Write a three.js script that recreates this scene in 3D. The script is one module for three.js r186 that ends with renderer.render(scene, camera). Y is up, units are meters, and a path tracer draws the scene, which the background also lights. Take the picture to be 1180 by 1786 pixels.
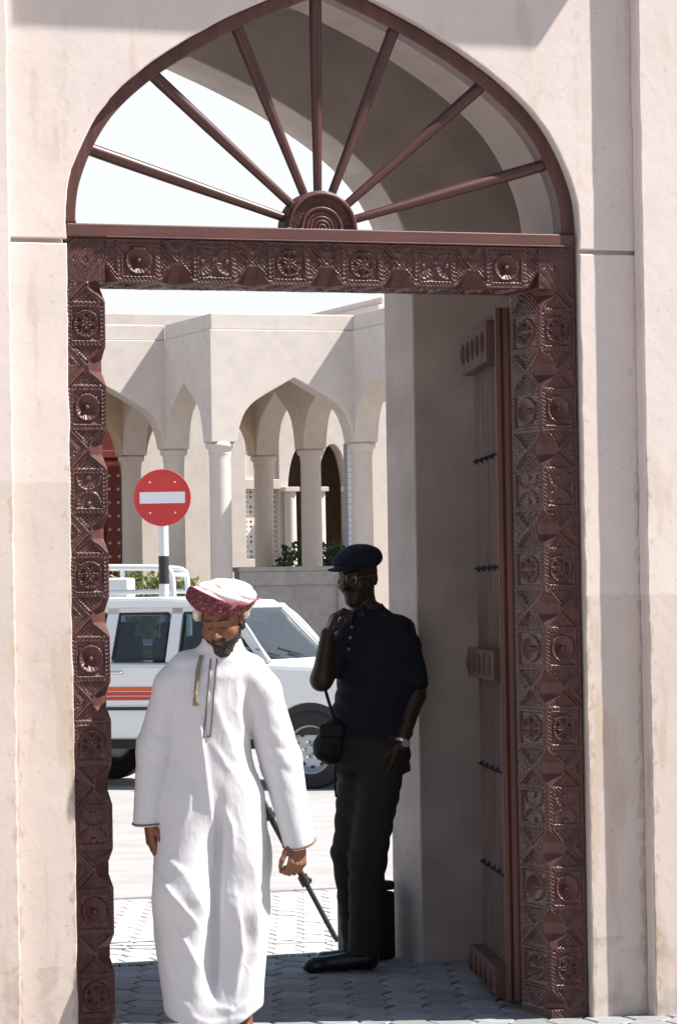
import * as THREE from 'three';
import { mergeGeometries, mergeVertices } from 'three/addons/utils/BufferGeometryUtils.js';
import { RoundedBoxGeometry } from 'three/addons/geometries/RoundedBoxGeometry.js';
import { ImprovedNoise } from 'three/addons/math/ImprovedNoise.js';

const clamp = (x, a = 0, b = 1) => Math.min(b, Math.max(a, x)), sstep = (a, b, x) => { const t = clamp((x - a) / (b - a)); return t * t * (3 - 2 * t); };
// ------------------------------------------------------------------ camera, sky, sun, exposure
const scene = new THREE.Scene();
const camera = new THREE.PerspectiveCamera(2 * Math.atan(893 / 6000) * 180 / Math.PI, 676 / 1024, 0.5, 1500);
const YAW = 0.35654809, PITCH = 0.02416187, ROLL = 0.01643208;
{
  const fw = new THREE.Vector3(Math.sin(YAW) * Math.cos(PITCH), Math.sin(PITCH), -Math.cos(YAW) * Math.cos(PITCH));
  const rt = new THREE.Vector3(Math.cos(YAW), 0, Math.sin(YAW)), up = new THREE.Vector3().crossVectors(rt, fw);
  const c = Math.cos(ROLL), s = Math.sin(ROLL);
  const R = rt.clone().multiplyScalar(c).addScaledVector(up, -s), U = rt.clone().multiplyScalar(s).addScaledVector(up, c);
  camera.quaternion.setFromRotationMatrix(new THREE.Matrix4().makeBasis(R, U, fw.clone().negate()));
  camera.position.set(-4.38447, 1.6, 11.81305);
  camera.updateMatrixWorld();
}
const renderer = new THREE.WebGLRenderer({ antialias: true });
renderer.setSize(676, 1024);
renderer.toneMapping = THREE.LinearToneMapping;
renderer.toneMappingExposure = 1.95;
renderer.shadowMap.enabled = true;
const SUN = new THREE.Vector3(0.563, 0.794, 0.227).normalize();
{
  const W = 256, H = 128, d = new Float32Array(W * H * 4);
  for (let j = 0; j < H; j++) for (let i = 0; i < W; i++) {
    const el = ((j + 0.5) / H - 0.5) * Math.PI, t = sstep(0.10, 0.75, Math.sin(el)), k = (j * W + i) * 4;
    d[k] = 0.50 - 0.42 * t; d[k + 1] = 0.515 - 0.375 * t; d[k + 2] = 0.53 - 0.27 * t; d[k + 3] = 1;
  }
  const sky = new THREE.DataTexture(d, W, H, THREE.RGBAFormat, THREE.FloatType);
  sky.mapping = THREE.EquirectangularReflectionMapping; sky.magFilter = sky.minFilter = THREE.LinearFilter; sky.needsUpdate = true;
  scene.background = sky; scene.environment = sky;
}
const sun = new THREE.DirectionalLight(new THREE.Color().setRGB(1.0, 0.94, 0.86), 5.0);
sun.position.copy(SUN).multiplyScalar(60); sun.target.position.set(0, 0, 0);
sun.castShadow = true; sun.shadow.mapSize.set(4096, 4096);
Object.assign(sun.shadow.camera, { left: -40, right: 40, top: 40, bottom: -40, near: 1, far: 160 });
scene.add(sun, sun.target);

// ------------------------------------------------------------------ helpers
function rngOf(a) { return () => { a |= 0; a = a + 0x6D2B79F5 | 0; let t = Math.imul(a ^ a >>> 15, 1 | a); t = t + Math.imul(t ^ t >>> 7, 61 | t) ^ t; return ((t ^ t >>> 14) >>> 0) / 4294967296; }; }
const rnd = rngOf(7);
const IN = new ImprovedNoise();
const noise = (x, y, z = 0) => IN.noise(x + 31.7, y + 17.3, z + 5.1);
const fbm = (x, y, z = 0, o = 4) => { let s = 0, a = 0.5; for (let i = 0; i < o; i++) { s += a * noise(x, y, z); x *= 2.03; y *= 2.03; z *= 2.03; a *= 0.5; } return s; };
const lerp = (a, b, t) => a + (b - a) * t;
const V = (x, y, z) => new THREE.Vector3(x, y, z);
const names = {};
function numbered(n) { const k = names[n] = (names[n] ?? -1) + 1; return k ? n + '_' + String(k).padStart(3, '0') : n; }
function mesh(name, geo, mat, parent) { const m = new THREE.Mesh(geo, mat); m.name = parent ? name : numbered(name); m.castShadow = m.receiveShadow = true; (parent ?? scene).add(m); return m; }
function group(name, pos = [0, 0, 0], ry = 0) { const g = new THREE.Group(); g.name = numbered(name); g.position.set(...pos); g.rotation.y = ry; scene.add(g); return g; }
function tag(o, label, category, grp) { o.userData.label = label; o.userData.category = category; if (grp) o.userData.group = grp; return o; }
function structure(o, label, category) { o.userData.kind = 'structure'; if (label) { o.userData.label = label; o.userData.category = category; } return o; }
const merge = gs => mergeGeometries(gs.map(g => { const n = g.index ? g.toNonIndexed() : g; for (const k of Object.keys(n.attributes)) if (!['position', 'normal', 'uv'].includes(k)) n.deleteAttribute(k); return n; }));
function boxUV(g0, sc = 1) {                                        // uv in metres from the dominant axis of each face
  const g = g0.index ? g0.toNonIndexed() : g0; const p = g.attributes.position, n = g.attributes.normal, uv = new Float32Array(p.count * 2);
  for (let i = 0; i < p.count; i++) {
    const a = Math.abs(n.getX(i)), b = Math.abs(n.getY(i)), c = Math.abs(n.getZ(i));
    let u, v; if (b > a && b > c) { u = p.getX(i); v = p.getZ(i); } else if (a > c) { u = p.getZ(i); v = p.getY(i); } else { u = p.getX(i); v = p.getY(i); }
    uv[i * 2] = u * sc; uv[i * 2 + 1] = v * sc;
  }
  g.setAttribute('uv', new THREE.BufferAttribute(uv, 2)); return g;
}
function box(x0, x1, y0, y1, z0, z1, bev = 0) {
  const w = x1 - x0, h = y1 - y0, d = z1 - z0;
  const g = bev ? new RoundedBoxGeometry(w, h, d, 2, Math.min(bev, w / 2.1, h / 2.1, d / 2.1)) : new THREE.BoxGeometry(w, h, d);
  g.translate((x0 + x1) / 2, (y0 + y1) / 2, (z0 + z1) / 2); return boxUV(g);
}
function bar(a, b, r0, r1 = r0, seg = 12) {                          // a round bar between two points
  const d = b.clone().sub(a), L = d.length(); const g = new THREE.CylinderGeometry(r1, r0, L, seg);
  g.translate(0, L / 2, 0); g.applyQuaternion(new THREE.Quaternion().setFromUnitVectors(V(0, 1, 0), d.normalize())); g.translate(a.x, a.y, a.z); return g;
}
const tube = (pts, r, n = 40, seg = 8) => new THREE.TubeGeometry(new THREE.CatmullRomCurve3(pts.map(p => V(...p)), false, 'catmullrom', 0.3), n, r, seg);
function tex(w, h, fn, srgb = true) {
  const d = new Uint8Array(w * h * 4); let k = 0;
  for (let j = 0; j < h; j++) for (let i = 0; i < w; i++) { const c = fn(i / w, j / h); for (let q = 0; q < 3; q++) d[k++] = clamp(c.length ? c[q] : c) * 255; d[k++] = 255; }
  const t = new THREE.DataTexture(d, w, h); t.wrapS = t.wrapT = THREE.RepeatWrapping; t.magFilter = THREE.LinearFilter; t.minFilter = THREE.LinearMipmapLinearFilter; t.generateMipmaps = true;
  if (srgb) t.colorSpace = THREE.SRGBColorSpace; t.needsUpdate = true; return t;
}
// tileable noise on the unit square (cylinder mapping in both directions)
const PH = new Float32Array(65536); { const r = rngOf(1234); for (let i = 0; i < 65536; i++) PH[i] = r() * 2 - 1; }
const pn = (x, y, nx, ny, sd) => { const xi = Math.floor(x), yi = Math.floor(y), fx = x - xi, fy = y - yi, sx = fx * fx * (3 - 2 * fx), sy = fy * fy * (3 - 2 * fy); const h = (a, b) => PH[((((a % nx) + nx) % nx) * 157 + (((b % ny) + ny) % ny) * 7919 + sd * 3571) & 65535]; return lerp(lerp(h(xi, yi), h(xi + 1, yi), sx), lerp(h(xi, yi + 1), h(xi + 1, yi + 1), sx), sy); };
const tn = (u, v, f, o = 4, sx = 1, sy = 1) => { let s = 0, a = 0.5, q = 1; for (let i = 0; i < o; i++) { const nx = Math.max(1, Math.round(f * q * sx)), ny = Math.max(1, Math.round(f * q * sy)); s += a * 0.8 * pn(u * nx, v * ny, nx, ny, i + 1); a *= 0.5; q *= 2; } return s; };
const toS = c => Math.pow(Math.max(0, c), 1 / 2.2);
const col = (r, g, b) => new THREE.Color().setRGB(r, g, b);
const std = (o) => new THREE.MeshStandardMaterial(o);
function mottled(rgb, amp, f, px = 256, extra) { return tex(px, px, (u, v) => { const n = 1 + amp * tn(u, v, f, 5) * 2 + amp * 0.35 * (rndT() - 0.5) + (extra ? extra(u, v) : 0); return rgb.map(c => toS(c * n)); }); }
const rndT = rngOf(99);

// ------------------------------------------------------------------ signed distance meshing (naive surface nets)
function surfaceNets(sdf, mn, mx, h) {
  const nx = Math.ceil((mx[0] - mn[0]) / h) + 1, ny = Math.ceil((mx[1] - mn[1]) / h) + 1, nz = Math.ceil((mx[2] - mn[2]) / h) + 1;
  const f = new Float32Array(nx * ny * nz); let k = 0;
  for (let z = 0; z < nz; z++) for (let y = 0; y < ny; y++) for (let x = 0; x < nx; x++) f[k++] = sdf(mn[0] + x * h, mn[1] + y * h, mn[2] + z * h);
  const id = new Int32Array(nx * ny * nz).fill(-1), pos = [], idx = [];
  const I = (x, y, z) => (z * ny + y) * nx + x;
  for (let z = 0; z < nz - 1; z++) for (let y = 0; y < ny - 1; y++) for (let x = 0; x < nx - 1; x++) {
    let m = 0; const c = [];
    for (let q = 0; q < 8; q++) { const v = f[I(x + (q & 1), y + (q >> 1 & 1), z + (q >> 2))]; c.push(v); if (v < 0) m++; }
    if (m === 0 || m === 8) continue;
    let sx = 0, sy = 0, sz = 0, n = 0;
    for (let a = 0; a < 8; a++) for (let b = 0; b < 3; b++) { const q = 1 << b; if (a & q) continue; const e = a | q; if ((c[a] < 0) === (c[e] < 0)) continue; const t = c[a] / (c[a] - c[e]); sx += (a & 1) + (b === 0 ? t : 0); sy += (a >> 1 & 1) + (b === 1 ? t : 0); sz += (a >> 2) + (b === 2 ? t : 0); n++; }
    id[I(x, y, z)] = pos.length / 3; pos.push(mn[0] + (x + sx / n) * h, mn[1] + (y + sy / n) * h, mn[2] + (z + sz / n) * h);
  }
  const quad = (a, b, c, d, flip) => { if (a < 0 || b < 0 || c < 0 || d < 0) return; if (flip) idx.push(a, c, b, a, d, c); else idx.push(a, b, c, a, c, d); };
  for (let z = 1; z < nz - 1; z++) for (let y = 1; y < ny - 1; y++) for (let x = 1; x < nx - 1; x++) {
    const v = f[I(x, y, z)] < 0;
    if (v !== f[I(x + 1, y, z)] < 0) quad(id[I(x, y - 1, z - 1)], id[I(x, y, z - 1)], id[I(x, y, z)], id[I(x, y - 1, z)], !v);
    if (v !== f[I(x, y + 1, z)] < 0) quad(id[I(x - 1, y, z - 1)], id[I(x - 1, y, z)], id[I(x, y, z)], id[I(x, y, z - 1)], !v);
    if (v !== f[I(x, y, z + 1)] < 0) quad(id[I(x - 1, y - 1, z)], id[I(x, y - 1, z)], id[I(x, y, z)], id[I(x - 1, y, z)], !v);
  }
  const g = new THREE.BufferGeometry(); g.setAttribute('position', new THREE.Float32BufferAttribute(pos, 3)); g.setIndex(idx); g.computeVertexNormals();
  const uv = new Float32Array(pos.length / 3 * 2); for (let i = 0; i < uv.length / 2; i++) { uv[2 * i] = pos[3 * i]; uv[2 * i + 1] = pos[3 * i + 1]; }
  g.setAttribute('uv', new THREE.BufferAttribute(uv, 2)); return g;
}
const smin = (a, b, k) => { const h = Math.max(k - Math.abs(a - b), 0) / k; return Math.min(a, b) - h * h * k * 0.25; };
function cap(a, b, r0, r1 = r0) {                                    // tapered capsule
  const dx = b[0] - a[0], dy = b[1] - a[1], dz = b[2] - a[2], L = dx * dx + dy * dy + dz * dz || 1e-9;
  return (x, y, z) => { const px = x - a[0], py = y - a[1], pz = z - a[2]; const t = clamp((px * dx + py * dy + pz * dz) / L); const ex = px - dx * t, ey = py - dy * t, ez = pz - dz * t; return Math.sqrt(ex * ex + ey * ey + ez * ez) - (r0 + (r1 - r0) * t); };
}
function ell(c, r) { return (x, y, z) => { const a = (x - c[0]) / r[0], b = (y - c[1]) / r[1], d = (z - c[2]) / r[2]; const k0 = Math.sqrt(a * a + b * b + d * d), k1 = Math.sqrt((a / r[0]) ** 2 + (b / r[1]) ** 2 + (d / r[2]) ** 2) || 1e-9; return k0 * (k0 - 1) / k1; }; }
function chain(pts, rs) { const c = []; for (let i = 0; i + 1 < pts.length; i++) c.push(cap(pts[i], pts[i + 1], rs[i], rs[i + 1])); return c; }
const uni = (prims, k) => (x, y, z) => { let d = 1e3; for (const p of prims) d = smin(d, p(x, y, z), k); return d; };
function stack(tab) {                                                // body of elliptical sections: [y, cx, halfwidth, halfdepth, cz]
  return (x, y, z) => {
    let i = 0; while (i < tab.length - 2 && y > tab[i + 1][0]) i++;
    const A = tab[i], B = tab[i + 1], t = clamp((y - A[0]) / (B[0] - A[0])), s = t * t * (3 - 2 * t);
    const cx = lerp(A[1], B[1], s), hw = lerp(A[2], B[2], s), hd = lerp(A[3], B[3], s), cz = lerp(A[4] ?? 0, B[4] ?? 0, s);
    const a = (x - cx) / hw, b = (z - cz) / hd; const d = (Math.sqrt(a * a + b * b) - 1) * Math.min(hw, hd) * 0.9;
    const y0 = tab[0][0], y1 = tab[tab.length - 1][0]; return Math.max(d, y0 - y, y - y1);
  };
}
function handPrims(w, dir, nrm, thumbSign, curl, sc = 1) {           // palm, four jointed fingers and a thumb that leaves the palm's side
  const d = V(...dir).normalize(); let n = V(...nrm); n.addScaledVector(d, -n.dot(d)).normalize(); const s = new THREE.Vector3().crossVectors(d, n).multiplyScalar(thumbSign);
  const P = (a, b, c) => { const v = V(...w).addScaledVector(d, a * sc).addScaledVector(s, b * sc).addScaledVector(n, c * sc); return [v.x, v.y, v.z]; };
  const out = [];
  const offs = [0.029, 0.010, -0.010, -0.028], len = [0.92, 1.02, 0.96, 0.78], kn = [0.088, 0.092, 0.088, 0.08];
  offs.forEach((o, i) => {
    out.push(cap(P(0.0, o * 0.55, 0), P(kn[i], o, 0), 0.016 * sc, 0.0125 * sc));
    let a = 0, p = [kn[i], o, 0]; const L = [0.043, 0.027, 0.022];
    for (let k = 0; k < 3; k++) { a += curl[i] * (k === 0 ? 0.8 : 1); const q = [p[0] + Math.cos(a) * L[k] * len[i], p[1] + (k === 0 ? o * 0.12 : 0), p[2] + Math.sin(a) * L[k] * len[i]]; out.push(cap(P(...p), P(...q), (0.0098 - k * 0.0009) * sc, (0.0089 - k * 0.0009) * sc)); p = q; }
  });
  out.push(cap(P(0.015, 0.018, 0.004), P(0.05, 0.045, 0.014), 0.015 * sc, 0.012 * sc), cap(P(0.05, 0.045, 0.014), P(0.082, 0.055, 0.022), 0.011 * sc, 0.009 * sc), cap(P(0.082, 0.055, 0.022), P(0.105, 0.055, 0.03), 0.0095 * sc, 0.008 * sc));
  return out;
}

// ------------------------------------------------------------------ materials
const wallTex = tex(1024, 1024, (u, v) => {
  const x = (u - 0.5) * 4.8, y = v * 5.3; let k = 1, warm = 0;
  k *= 1 + 0.10 * fbm(x * 1.7, y * 1.7, 1) + 0.07 * fbm(x * 9, y * 5, 2) + 0.06 * (rndT() - 0.5);
  const line = (x < 0 ? 2.015 : 1.585) + 0.012 * noise(x * 6, 3) + 0.006 * noise(x * 31, 8); // upper edge of the older, unpainted plaster coat
  if (y < line) { k *= 0.90; warm += 0.035; }
  const st = sstep(0.14, 0.34, fbm(x * 11, y * 1.6, 9) + (y < 1.5 ? 0.07 : -0.04));            // streaks of run-off dirt
  k *= 1 - 0.09 * st; warm += (y < 1.6 ? 0.09 : 0.05) * st;
  const ax = Math.abs(x), e = Math.min(Math.abs(ax - 1.0), Math.abs(ax - 1.225));
  const chip = sstep(0.06, 0.12, fbm(x * 38, y * 17, 4) + 0.20 - e * 14 + (y < 1.2 ? 0.05 : -0.08)) * (y < 2.1 ? 1 : 0.35); // edges worn down to the render coat
  k *= 1 - 0.16 * chip; warm += 0.08 * chip;
  if (y < 0.3) { const d = sstep(-0.05, 0.2, fbm(x * 8, y * 8, 6)); k *= 1 - 0.16 * d; warm += 0.03 * d; }
  const pit = noise(x * 55, y * 55, 2) > 0.62 ? 0.8 : 1; k *= pit;
  return [toS(0.70 * k), toS(0.622 * k * (1 - warm * 0.5)), toS(0.59 * k * (1 - warm * 1.3))];
});
wallTex.repeat.set(1 / 4.8, 1 / 5.3); wallTex.offset.set(0.5, 0);
const bumpTex = tex(512, 512, (u, v) => 0.5 + 0.5 * tn(u, v, 24, 5) + 0.16 * (rndT() - 0.5), false);
const plaster = std({ map: wallTex, bumpMap: bumpTex, bumpScale: 0.0012, roughness: 0.95 });
const shadedPlasterTex = mottled([0.57, 0.505, 0.475], 0.15, 5, 512);  // front plaster without its dirt, darkened: the passage shade is in the colour
const plasterIn = std({ map: shadedPlasterTex, bumpMap: bumpTex, bumpScale: 0.005, roughness: 0.95 });
const stuccoTex = mottled([0.63, 0.575, 0.535], 0.06, 7, 512);
const stucco = std({ map: stuccoTex, roughness: 0.95 });
const stuccoShade = std({ map: mottled([0.54, 0.42, 0.31], 0.07, 7, 256), roughness: 0.95 });  // stucco made darker and warmer: interior shade and ground bounce painted in
const grain = tex(512, 512, (u, v) => { const g = tn(u, v, 40, 3, 1, 0.06), b = tn(u, v, 5, 3); const k = 1 + 0.55 * g + 0.5 * b + 0.12 * (rndT() - 0.5); return [toS(0.098 * k), toS(0.037 * k), toS(0.032 * k)]; });
const grainBump = tex(512, 512, (u, v) => 0.5 + tn(u, v, 60, 3, 1, 0.05), false);
const wood = std({ map: grain, bumpMap: grainBump, bumpScale: 0.0015, roughness: 0.44 });
const woodH = std({ map: grain.clone(), roughness: 0.46 }); woodH.map.rotation = Math.PI / 2; woodH.map.needsUpdate = true;
const woodLeafTex = tex(512, 512, (u, v) => { const g = tn(u, v, 50, 3, 1, 0.05), b = tn(u, v, 4, 4); const k = 1 + 0.7 * g + 0.6 * b + 0.15 * (rndT() - 0.5); return [toS(0.11 * k), toS(0.053 * k), toS(0.046 * k)]; });
const woodLeaf = std({ map: woodLeafTex, bumpMap: grainBump, bumpScale: 0.002, roughness: 0.85 });
const woodRed = std({ map: grain, color: col(1.1, 1.0, 0.85), roughness: 0.45 });
const woodTurned = std({ map: grain, color: col(0.8, 0.78, 0.78), roughness: 0.38 });
const iron = std({ color: col(0.02, 0.022, 0.026), roughness: 0.45, metalness: 0.4 });
const paveShade = [0.8, 1.0, 1.15, 0.92].map((k, i) => std({ map: mottled([0.275 * k, 0.285 * k, 0.30 * k], 0.16, 16 + i, 256), bumpMap: bumpTex, bumpScale: 0.002, roughness: 0.85 }));  // darker, bluer pavers: the shade of the passage floor is in the colour
const paveSunlit = [0.92, 1.0, 1.06, 0.97].map((k, i) => std({ map: mottled([0.43 * k, 0.42 * k, 0.405 * k], 0.10, 16 + i, 256), roughness: 0.9 }));  // paler copy of the same pavers, with the sunlit wash-out painted in
const sand = std({ map: mottled([0.13, 0.115, 0.10], 0.3, 14), roughness: 1 });

// ------------------------------------------------------------------ ground
{
  const plane = (x0, x1, z0, z1, y) => { const g = new THREE.PlaneGeometry(x1 - x0, z1 - z0); g.rotateX(-Math.PI / 2); g.translate((x0 + x1) / 2, y, (z0 + z1) / 2); const p = g.attributes.position, uv = g.attributes.uv; for (let i = 0; i < p.count; i++) uv.setXY(i, p.getX(i), p.getZ(i)); return g; };
  const groundTex = mottled([0.325, 0.30, 0.28], 0.12, 9, 512); groundTex.repeat.set(0.4, 0.4);
  const earth = std({ map: groundTex, roughness: 1 });
  structure(mesh('ground', plane(-400, 400, -600, 200, -0.215), earth), 'bare pale ground around the buildings', 'ground');
  structure(mesh('forecourt', box(-14, 14, -0.21, -0.012, 0.62, 34), earth), 'sunlit pale forecourt in front of the gate', 'ground');
  const roadTex = mottled([0.35, 0.34, 0.335], 0.10, 12, 512, (u, v) => 0.12 * Math.max(0, tn(u, v, 3, 4, 1, 4))); roadTex.repeat.set(0.35, 0.35);
  structure(mesh('road', plane(-60, 80, -33, -7.86, -0.188), std({ map: roadTex, roughness: 0.95 })), 'sunlit pale grey road under the parked vehicles', 'road');
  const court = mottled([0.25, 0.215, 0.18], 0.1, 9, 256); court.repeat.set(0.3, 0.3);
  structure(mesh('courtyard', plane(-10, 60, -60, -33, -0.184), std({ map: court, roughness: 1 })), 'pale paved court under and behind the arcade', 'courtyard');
  const W = 0.155, L = 0.29, T = 0.075;
  const hexGeo = (seed) => {
    const r = rngOf(seed), q = () => (r() - 0.5) * 0.004, pts = [[-W / 2, -(L / 2 - T)], [0, -L / 2], [W / 2, -(L / 2 - T)], [W / 2, L / 2 - T], [0, L / 2], [-W / 2, L / 2 - T]].map(p => [p[0] * 0.955 + q(), p[1] * 0.975 + q()]);
    const pos = [], ring = (s, y) => pts.map(p => [p[0] - Math.sign(p[0]) * s, y, p[1] - Math.sign(p[1]) * s]);
    const a = ring(0.006, 0), b = ring(0, -0.006), c = ring(0, -0.05);
    const tri = (A, B, C) => pos.push(...A, ...C, ...B);
    for (let i = 1; i < 5; i++) tri(a[0], a[i], a[i + 1]);
    for (let i = 0; i < 6; i++) { const j = (i + 1) % 6; for (const [p, o] of [[a, b], [b, c]]) { tri(p[i], o[i], o[j]); tri(p[i], o[j], p[j]); } }
    const g = new THREE.BufferGeometry(); g.setAttribute('position', new THREE.Float32BufferAttribute(pos, 3)); g.computeVertexNormals(); return boxUV(g);
  };
  const hexes = [1, 2, 3, 4, 5].map(hexGeo);
  function pave(name, label, x0, x1, z0, z1, y, base, bedMat, mats) {
    const g = structure(group(name), label, 'paving'); mesh('sand_bed', base, bedMat, g);
    const cells = []; let row = 0;
    for (let z = z0; z < z1; z += L - T, row++) for (let x = x0 + (row % 2 ? W / 2 : 0); x < x1; x += W) cells.push([x, z]);
    cells.sort((a, b) => b[1] - a[1]);
    const rest = [];
    cells.forEach(([x, z], i) => {
      const gm = hexes[Math.floor(rnd() * 5)], dy = (rnd() - 0.5) * 0.004, rx = (rnd() - 0.5) * 0.012, rz = (rnd() - 0.5) * 0.02;
      if (i < 300) { const m = mesh('paver', gm, mats[Math.floor(rnd() * 4)], g); m.position.set(x, y + dy, z); m.rotation.set(rx, 0, rz); }
      else { const c = gm.clone(); c.rotateX(rx); c.rotateZ(rz); c.translate(x, y + dy, z); rest.push(c); }
    });
    if (rest.length) { const m = mesh('pavers', mergeGeometries(rest), mats[1], g); m.userData.kind = 'stuff'; }
    return g;
  }
  const bed = box(-1.62, 2.6, -0.21, -0.014, -2.62, 0.62);
  pave('gate_paving', 'interlocking grey pavers on the gate passage floor', -0.98, 1.62, -2.52, 0.58, 0, bed, sand, paveShade);
  pave('rear_paving', 'sunlit interlocking pavers behind the gate kerb', 0.2, 3.6, -7.72, -3.9, -0.18, box(-6, 10, -0.24, -0.194, -7.85, -2.74), std({ map: mottled([0.36, 0.34, 0.31], 0.15, 14), roughness: 1 }), paveSunlit);
  const kb = group('kerb'); structure(kb, 'worn stone kerb along the rear edge of the passage', 'kerb');
  for (let i = 0; i < 8; i++) { const x = -1.6 + i * 0.5; mesh('kerb_stone', box(x + 0.004, x + 0.496, -0.2, 0.004 - rnd() * 0.006, -2.74, -2.625, 0.012), paveShade[i % 4], kb); }
  const k2 = structure(group('edge_kerb'), 'flush dark kerb line between rear pavers and road', 'kerb');
  for (let i = 0; i < 14; i++) mesh('kerb_stone', box(-3 + i * 0.8, -3 + i * 0.8 + 0.79, -0.24, -0.176, -7.86, -7.76, 0.01), std({ color: col(0.17, 0.165, 0.17), roughness: 0.95 }), k2);
  // weeds along the kerb
  const blades = []; const r = rngOf(21);
  for (let i = 0; i < 160; i++) { const x = -0.2 + r() * 1.5, z = -2.6 + (r() - 0.5) * 0.05, h = 0.006 + r() * 0.014; const g = new THREE.PlaneGeometry(0.004, h); g.translate(0, h / 2, 0); g.rotateX((r() - 0.5) * 1.2); g.rotateY(r() * 6); g.translate(x, -0.006, z); blades.push(g); }
  const wd = mesh('kerb_weeds', mergeGeometries(blades), std({ color: col(0.07, 0.075, 0.03), roughness: 1, side: THREE.DoubleSide })); wd.userData.kind = 'stuff'; tag(wd, 'low dry weeds in the joint along the kerb', 'weeds');
}

// ------------------------------------------------------------------ gatehouse
const ARCH = [[1.005, 2.95], [1.0, 3.03], [0.985, 3.11], [0.948, 3.21], [0.892, 3.315], [0.815, 3.412], [0.695, 3.517], [0.56, 3.608], [0.435, 3.681], [0.345, 3.727], [0.185, 3.80], [0, 3.875]];
const archCurve = new THREE.CatmullRomCurve3(ARCH.map(p => V(p[0], p[1], 0)), false, 'catmullrom', 0.5);
function archPts(off = 0, n = 48, dx = 0, dy = 0) {                  // whole arch from the right spring over the apex to the left spring, pulled in by off
  const P = []; for (let i = 0; i <= n; i++) { const t = i / n, p = archCurve.getPoint(t), q = archCurve.getTangent(t); P.push([Math.max(0, p.x - q.y * off), p.y + q.x * off]); }
  if (off > 0) { for (let i = P.length - 1; i > 0 && P[i][0] < 0.004; i--) P.pop(); const a = P[P.length - 1], b = P[P.length - 3]; P.push([0, a[1] + (a[1] - b[1]) / (b[0] - a[0]) * a[0]]); }
  const Lh = P.slice(0, -1).reverse().map(p => [-p[0], p[1]]); return [...P, ...Lh].map(p => [p[0] + dx, p[1] + dy]);
}
const extr = (shape, depth, z0, bev = 0) => { const g = new THREE.ExtrudeGeometry(shape, { depth: depth - 2 * bev, bevelEnabled: bev > 0, bevelSize: bev, bevelThickness: bev, bevelOffset: -bev, bevelSegments: 2, curveSegments: 24 }); g.translate(0, 0, z0 + bev); return boxUV(g); };
const poly = pts => new THREE.Shape(pts.map(p => new THREE.Vector2(p[0], p[1])));
{
  const G = tag(group('gatehouse'), 'cream plastered gatehouse with a pointed arch and flanking pilasters', 'gatehouse');
  const jit = (x, y, a = 0.004) => x + a * noise(x * 3, y * 9, 2) * 1.4 + a * 0.7 * noise(x, y * 38, 7);
  const vline = (x, y0, y1, a) => { const n = Math.ceil(Math.abs(y1 - y0) / 0.035), o = []; for (let i = 0; i <= n; i++) { const y = lerp(y0, y1, i / n); o.push([jit(x, y, a), y]); } return o; };
  for (const s of [-1, 1]) {
    const e = vline(s * 1.0, 0 - 0.01, 2.872, 0.0035); const sh = poly([...e, [s * 2.4, 2.872], [s * 2.4, -0.01]]);
    mesh('wall_panel', extr(sh, 0.022, -0.022, 0.005), plaster, G);
    const pe = vline(s * 1.225, -0.01, 5.3, 0.0028); mesh('pilaster', extr(poly([...pe, [s * 2.4, 5.3], [s * 2.4, -0.01]]), 0.068, 0.0015, 0.009), plaster, G);
  }
  const a = archPts(0).map(([x, y]) => [jit(x, y, 0.003), y + 0.003 * noise(x * 17, y * 17)]);
  mesh('wall_panel', extr(poly([[2.4, 2.888], [2.4, 5.3], [-2.4, 5.3], [-2.4, 2.888], [-1.0, 2.888], ...a.slice().reverse(), [1.0, 2.888]]), 0.022, -0.022, 0.005), plaster, G);
  mesh('wall_core', extr(poly([[2.4, -0.2], [2.4, 5.29], [-2.4, 5.29], [-2.4, -0.2], [-1.004, -0.2], ...archPts(-0.004).reverse(), [1.004, -0.2]]), 0.53, -0.555), plaster, G);
  // rear wall with its own arch, a little to the right of the front one
  const ox = 0.153, oy = 0.03; const ra = archPts(0, 48, ox, oy);
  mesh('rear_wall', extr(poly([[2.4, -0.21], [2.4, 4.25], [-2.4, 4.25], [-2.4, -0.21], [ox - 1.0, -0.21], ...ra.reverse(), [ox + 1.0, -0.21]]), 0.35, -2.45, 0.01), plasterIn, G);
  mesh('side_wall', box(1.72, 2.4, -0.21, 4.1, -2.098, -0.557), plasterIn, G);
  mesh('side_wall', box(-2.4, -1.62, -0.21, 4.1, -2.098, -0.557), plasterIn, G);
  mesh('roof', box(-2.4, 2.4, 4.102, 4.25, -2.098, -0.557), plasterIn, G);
  mesh('projecting_bay', box(-0.46, 1.58, 4.68, 5.28, 0.002, 0.30, 0.01), plaster, G);
}

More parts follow.
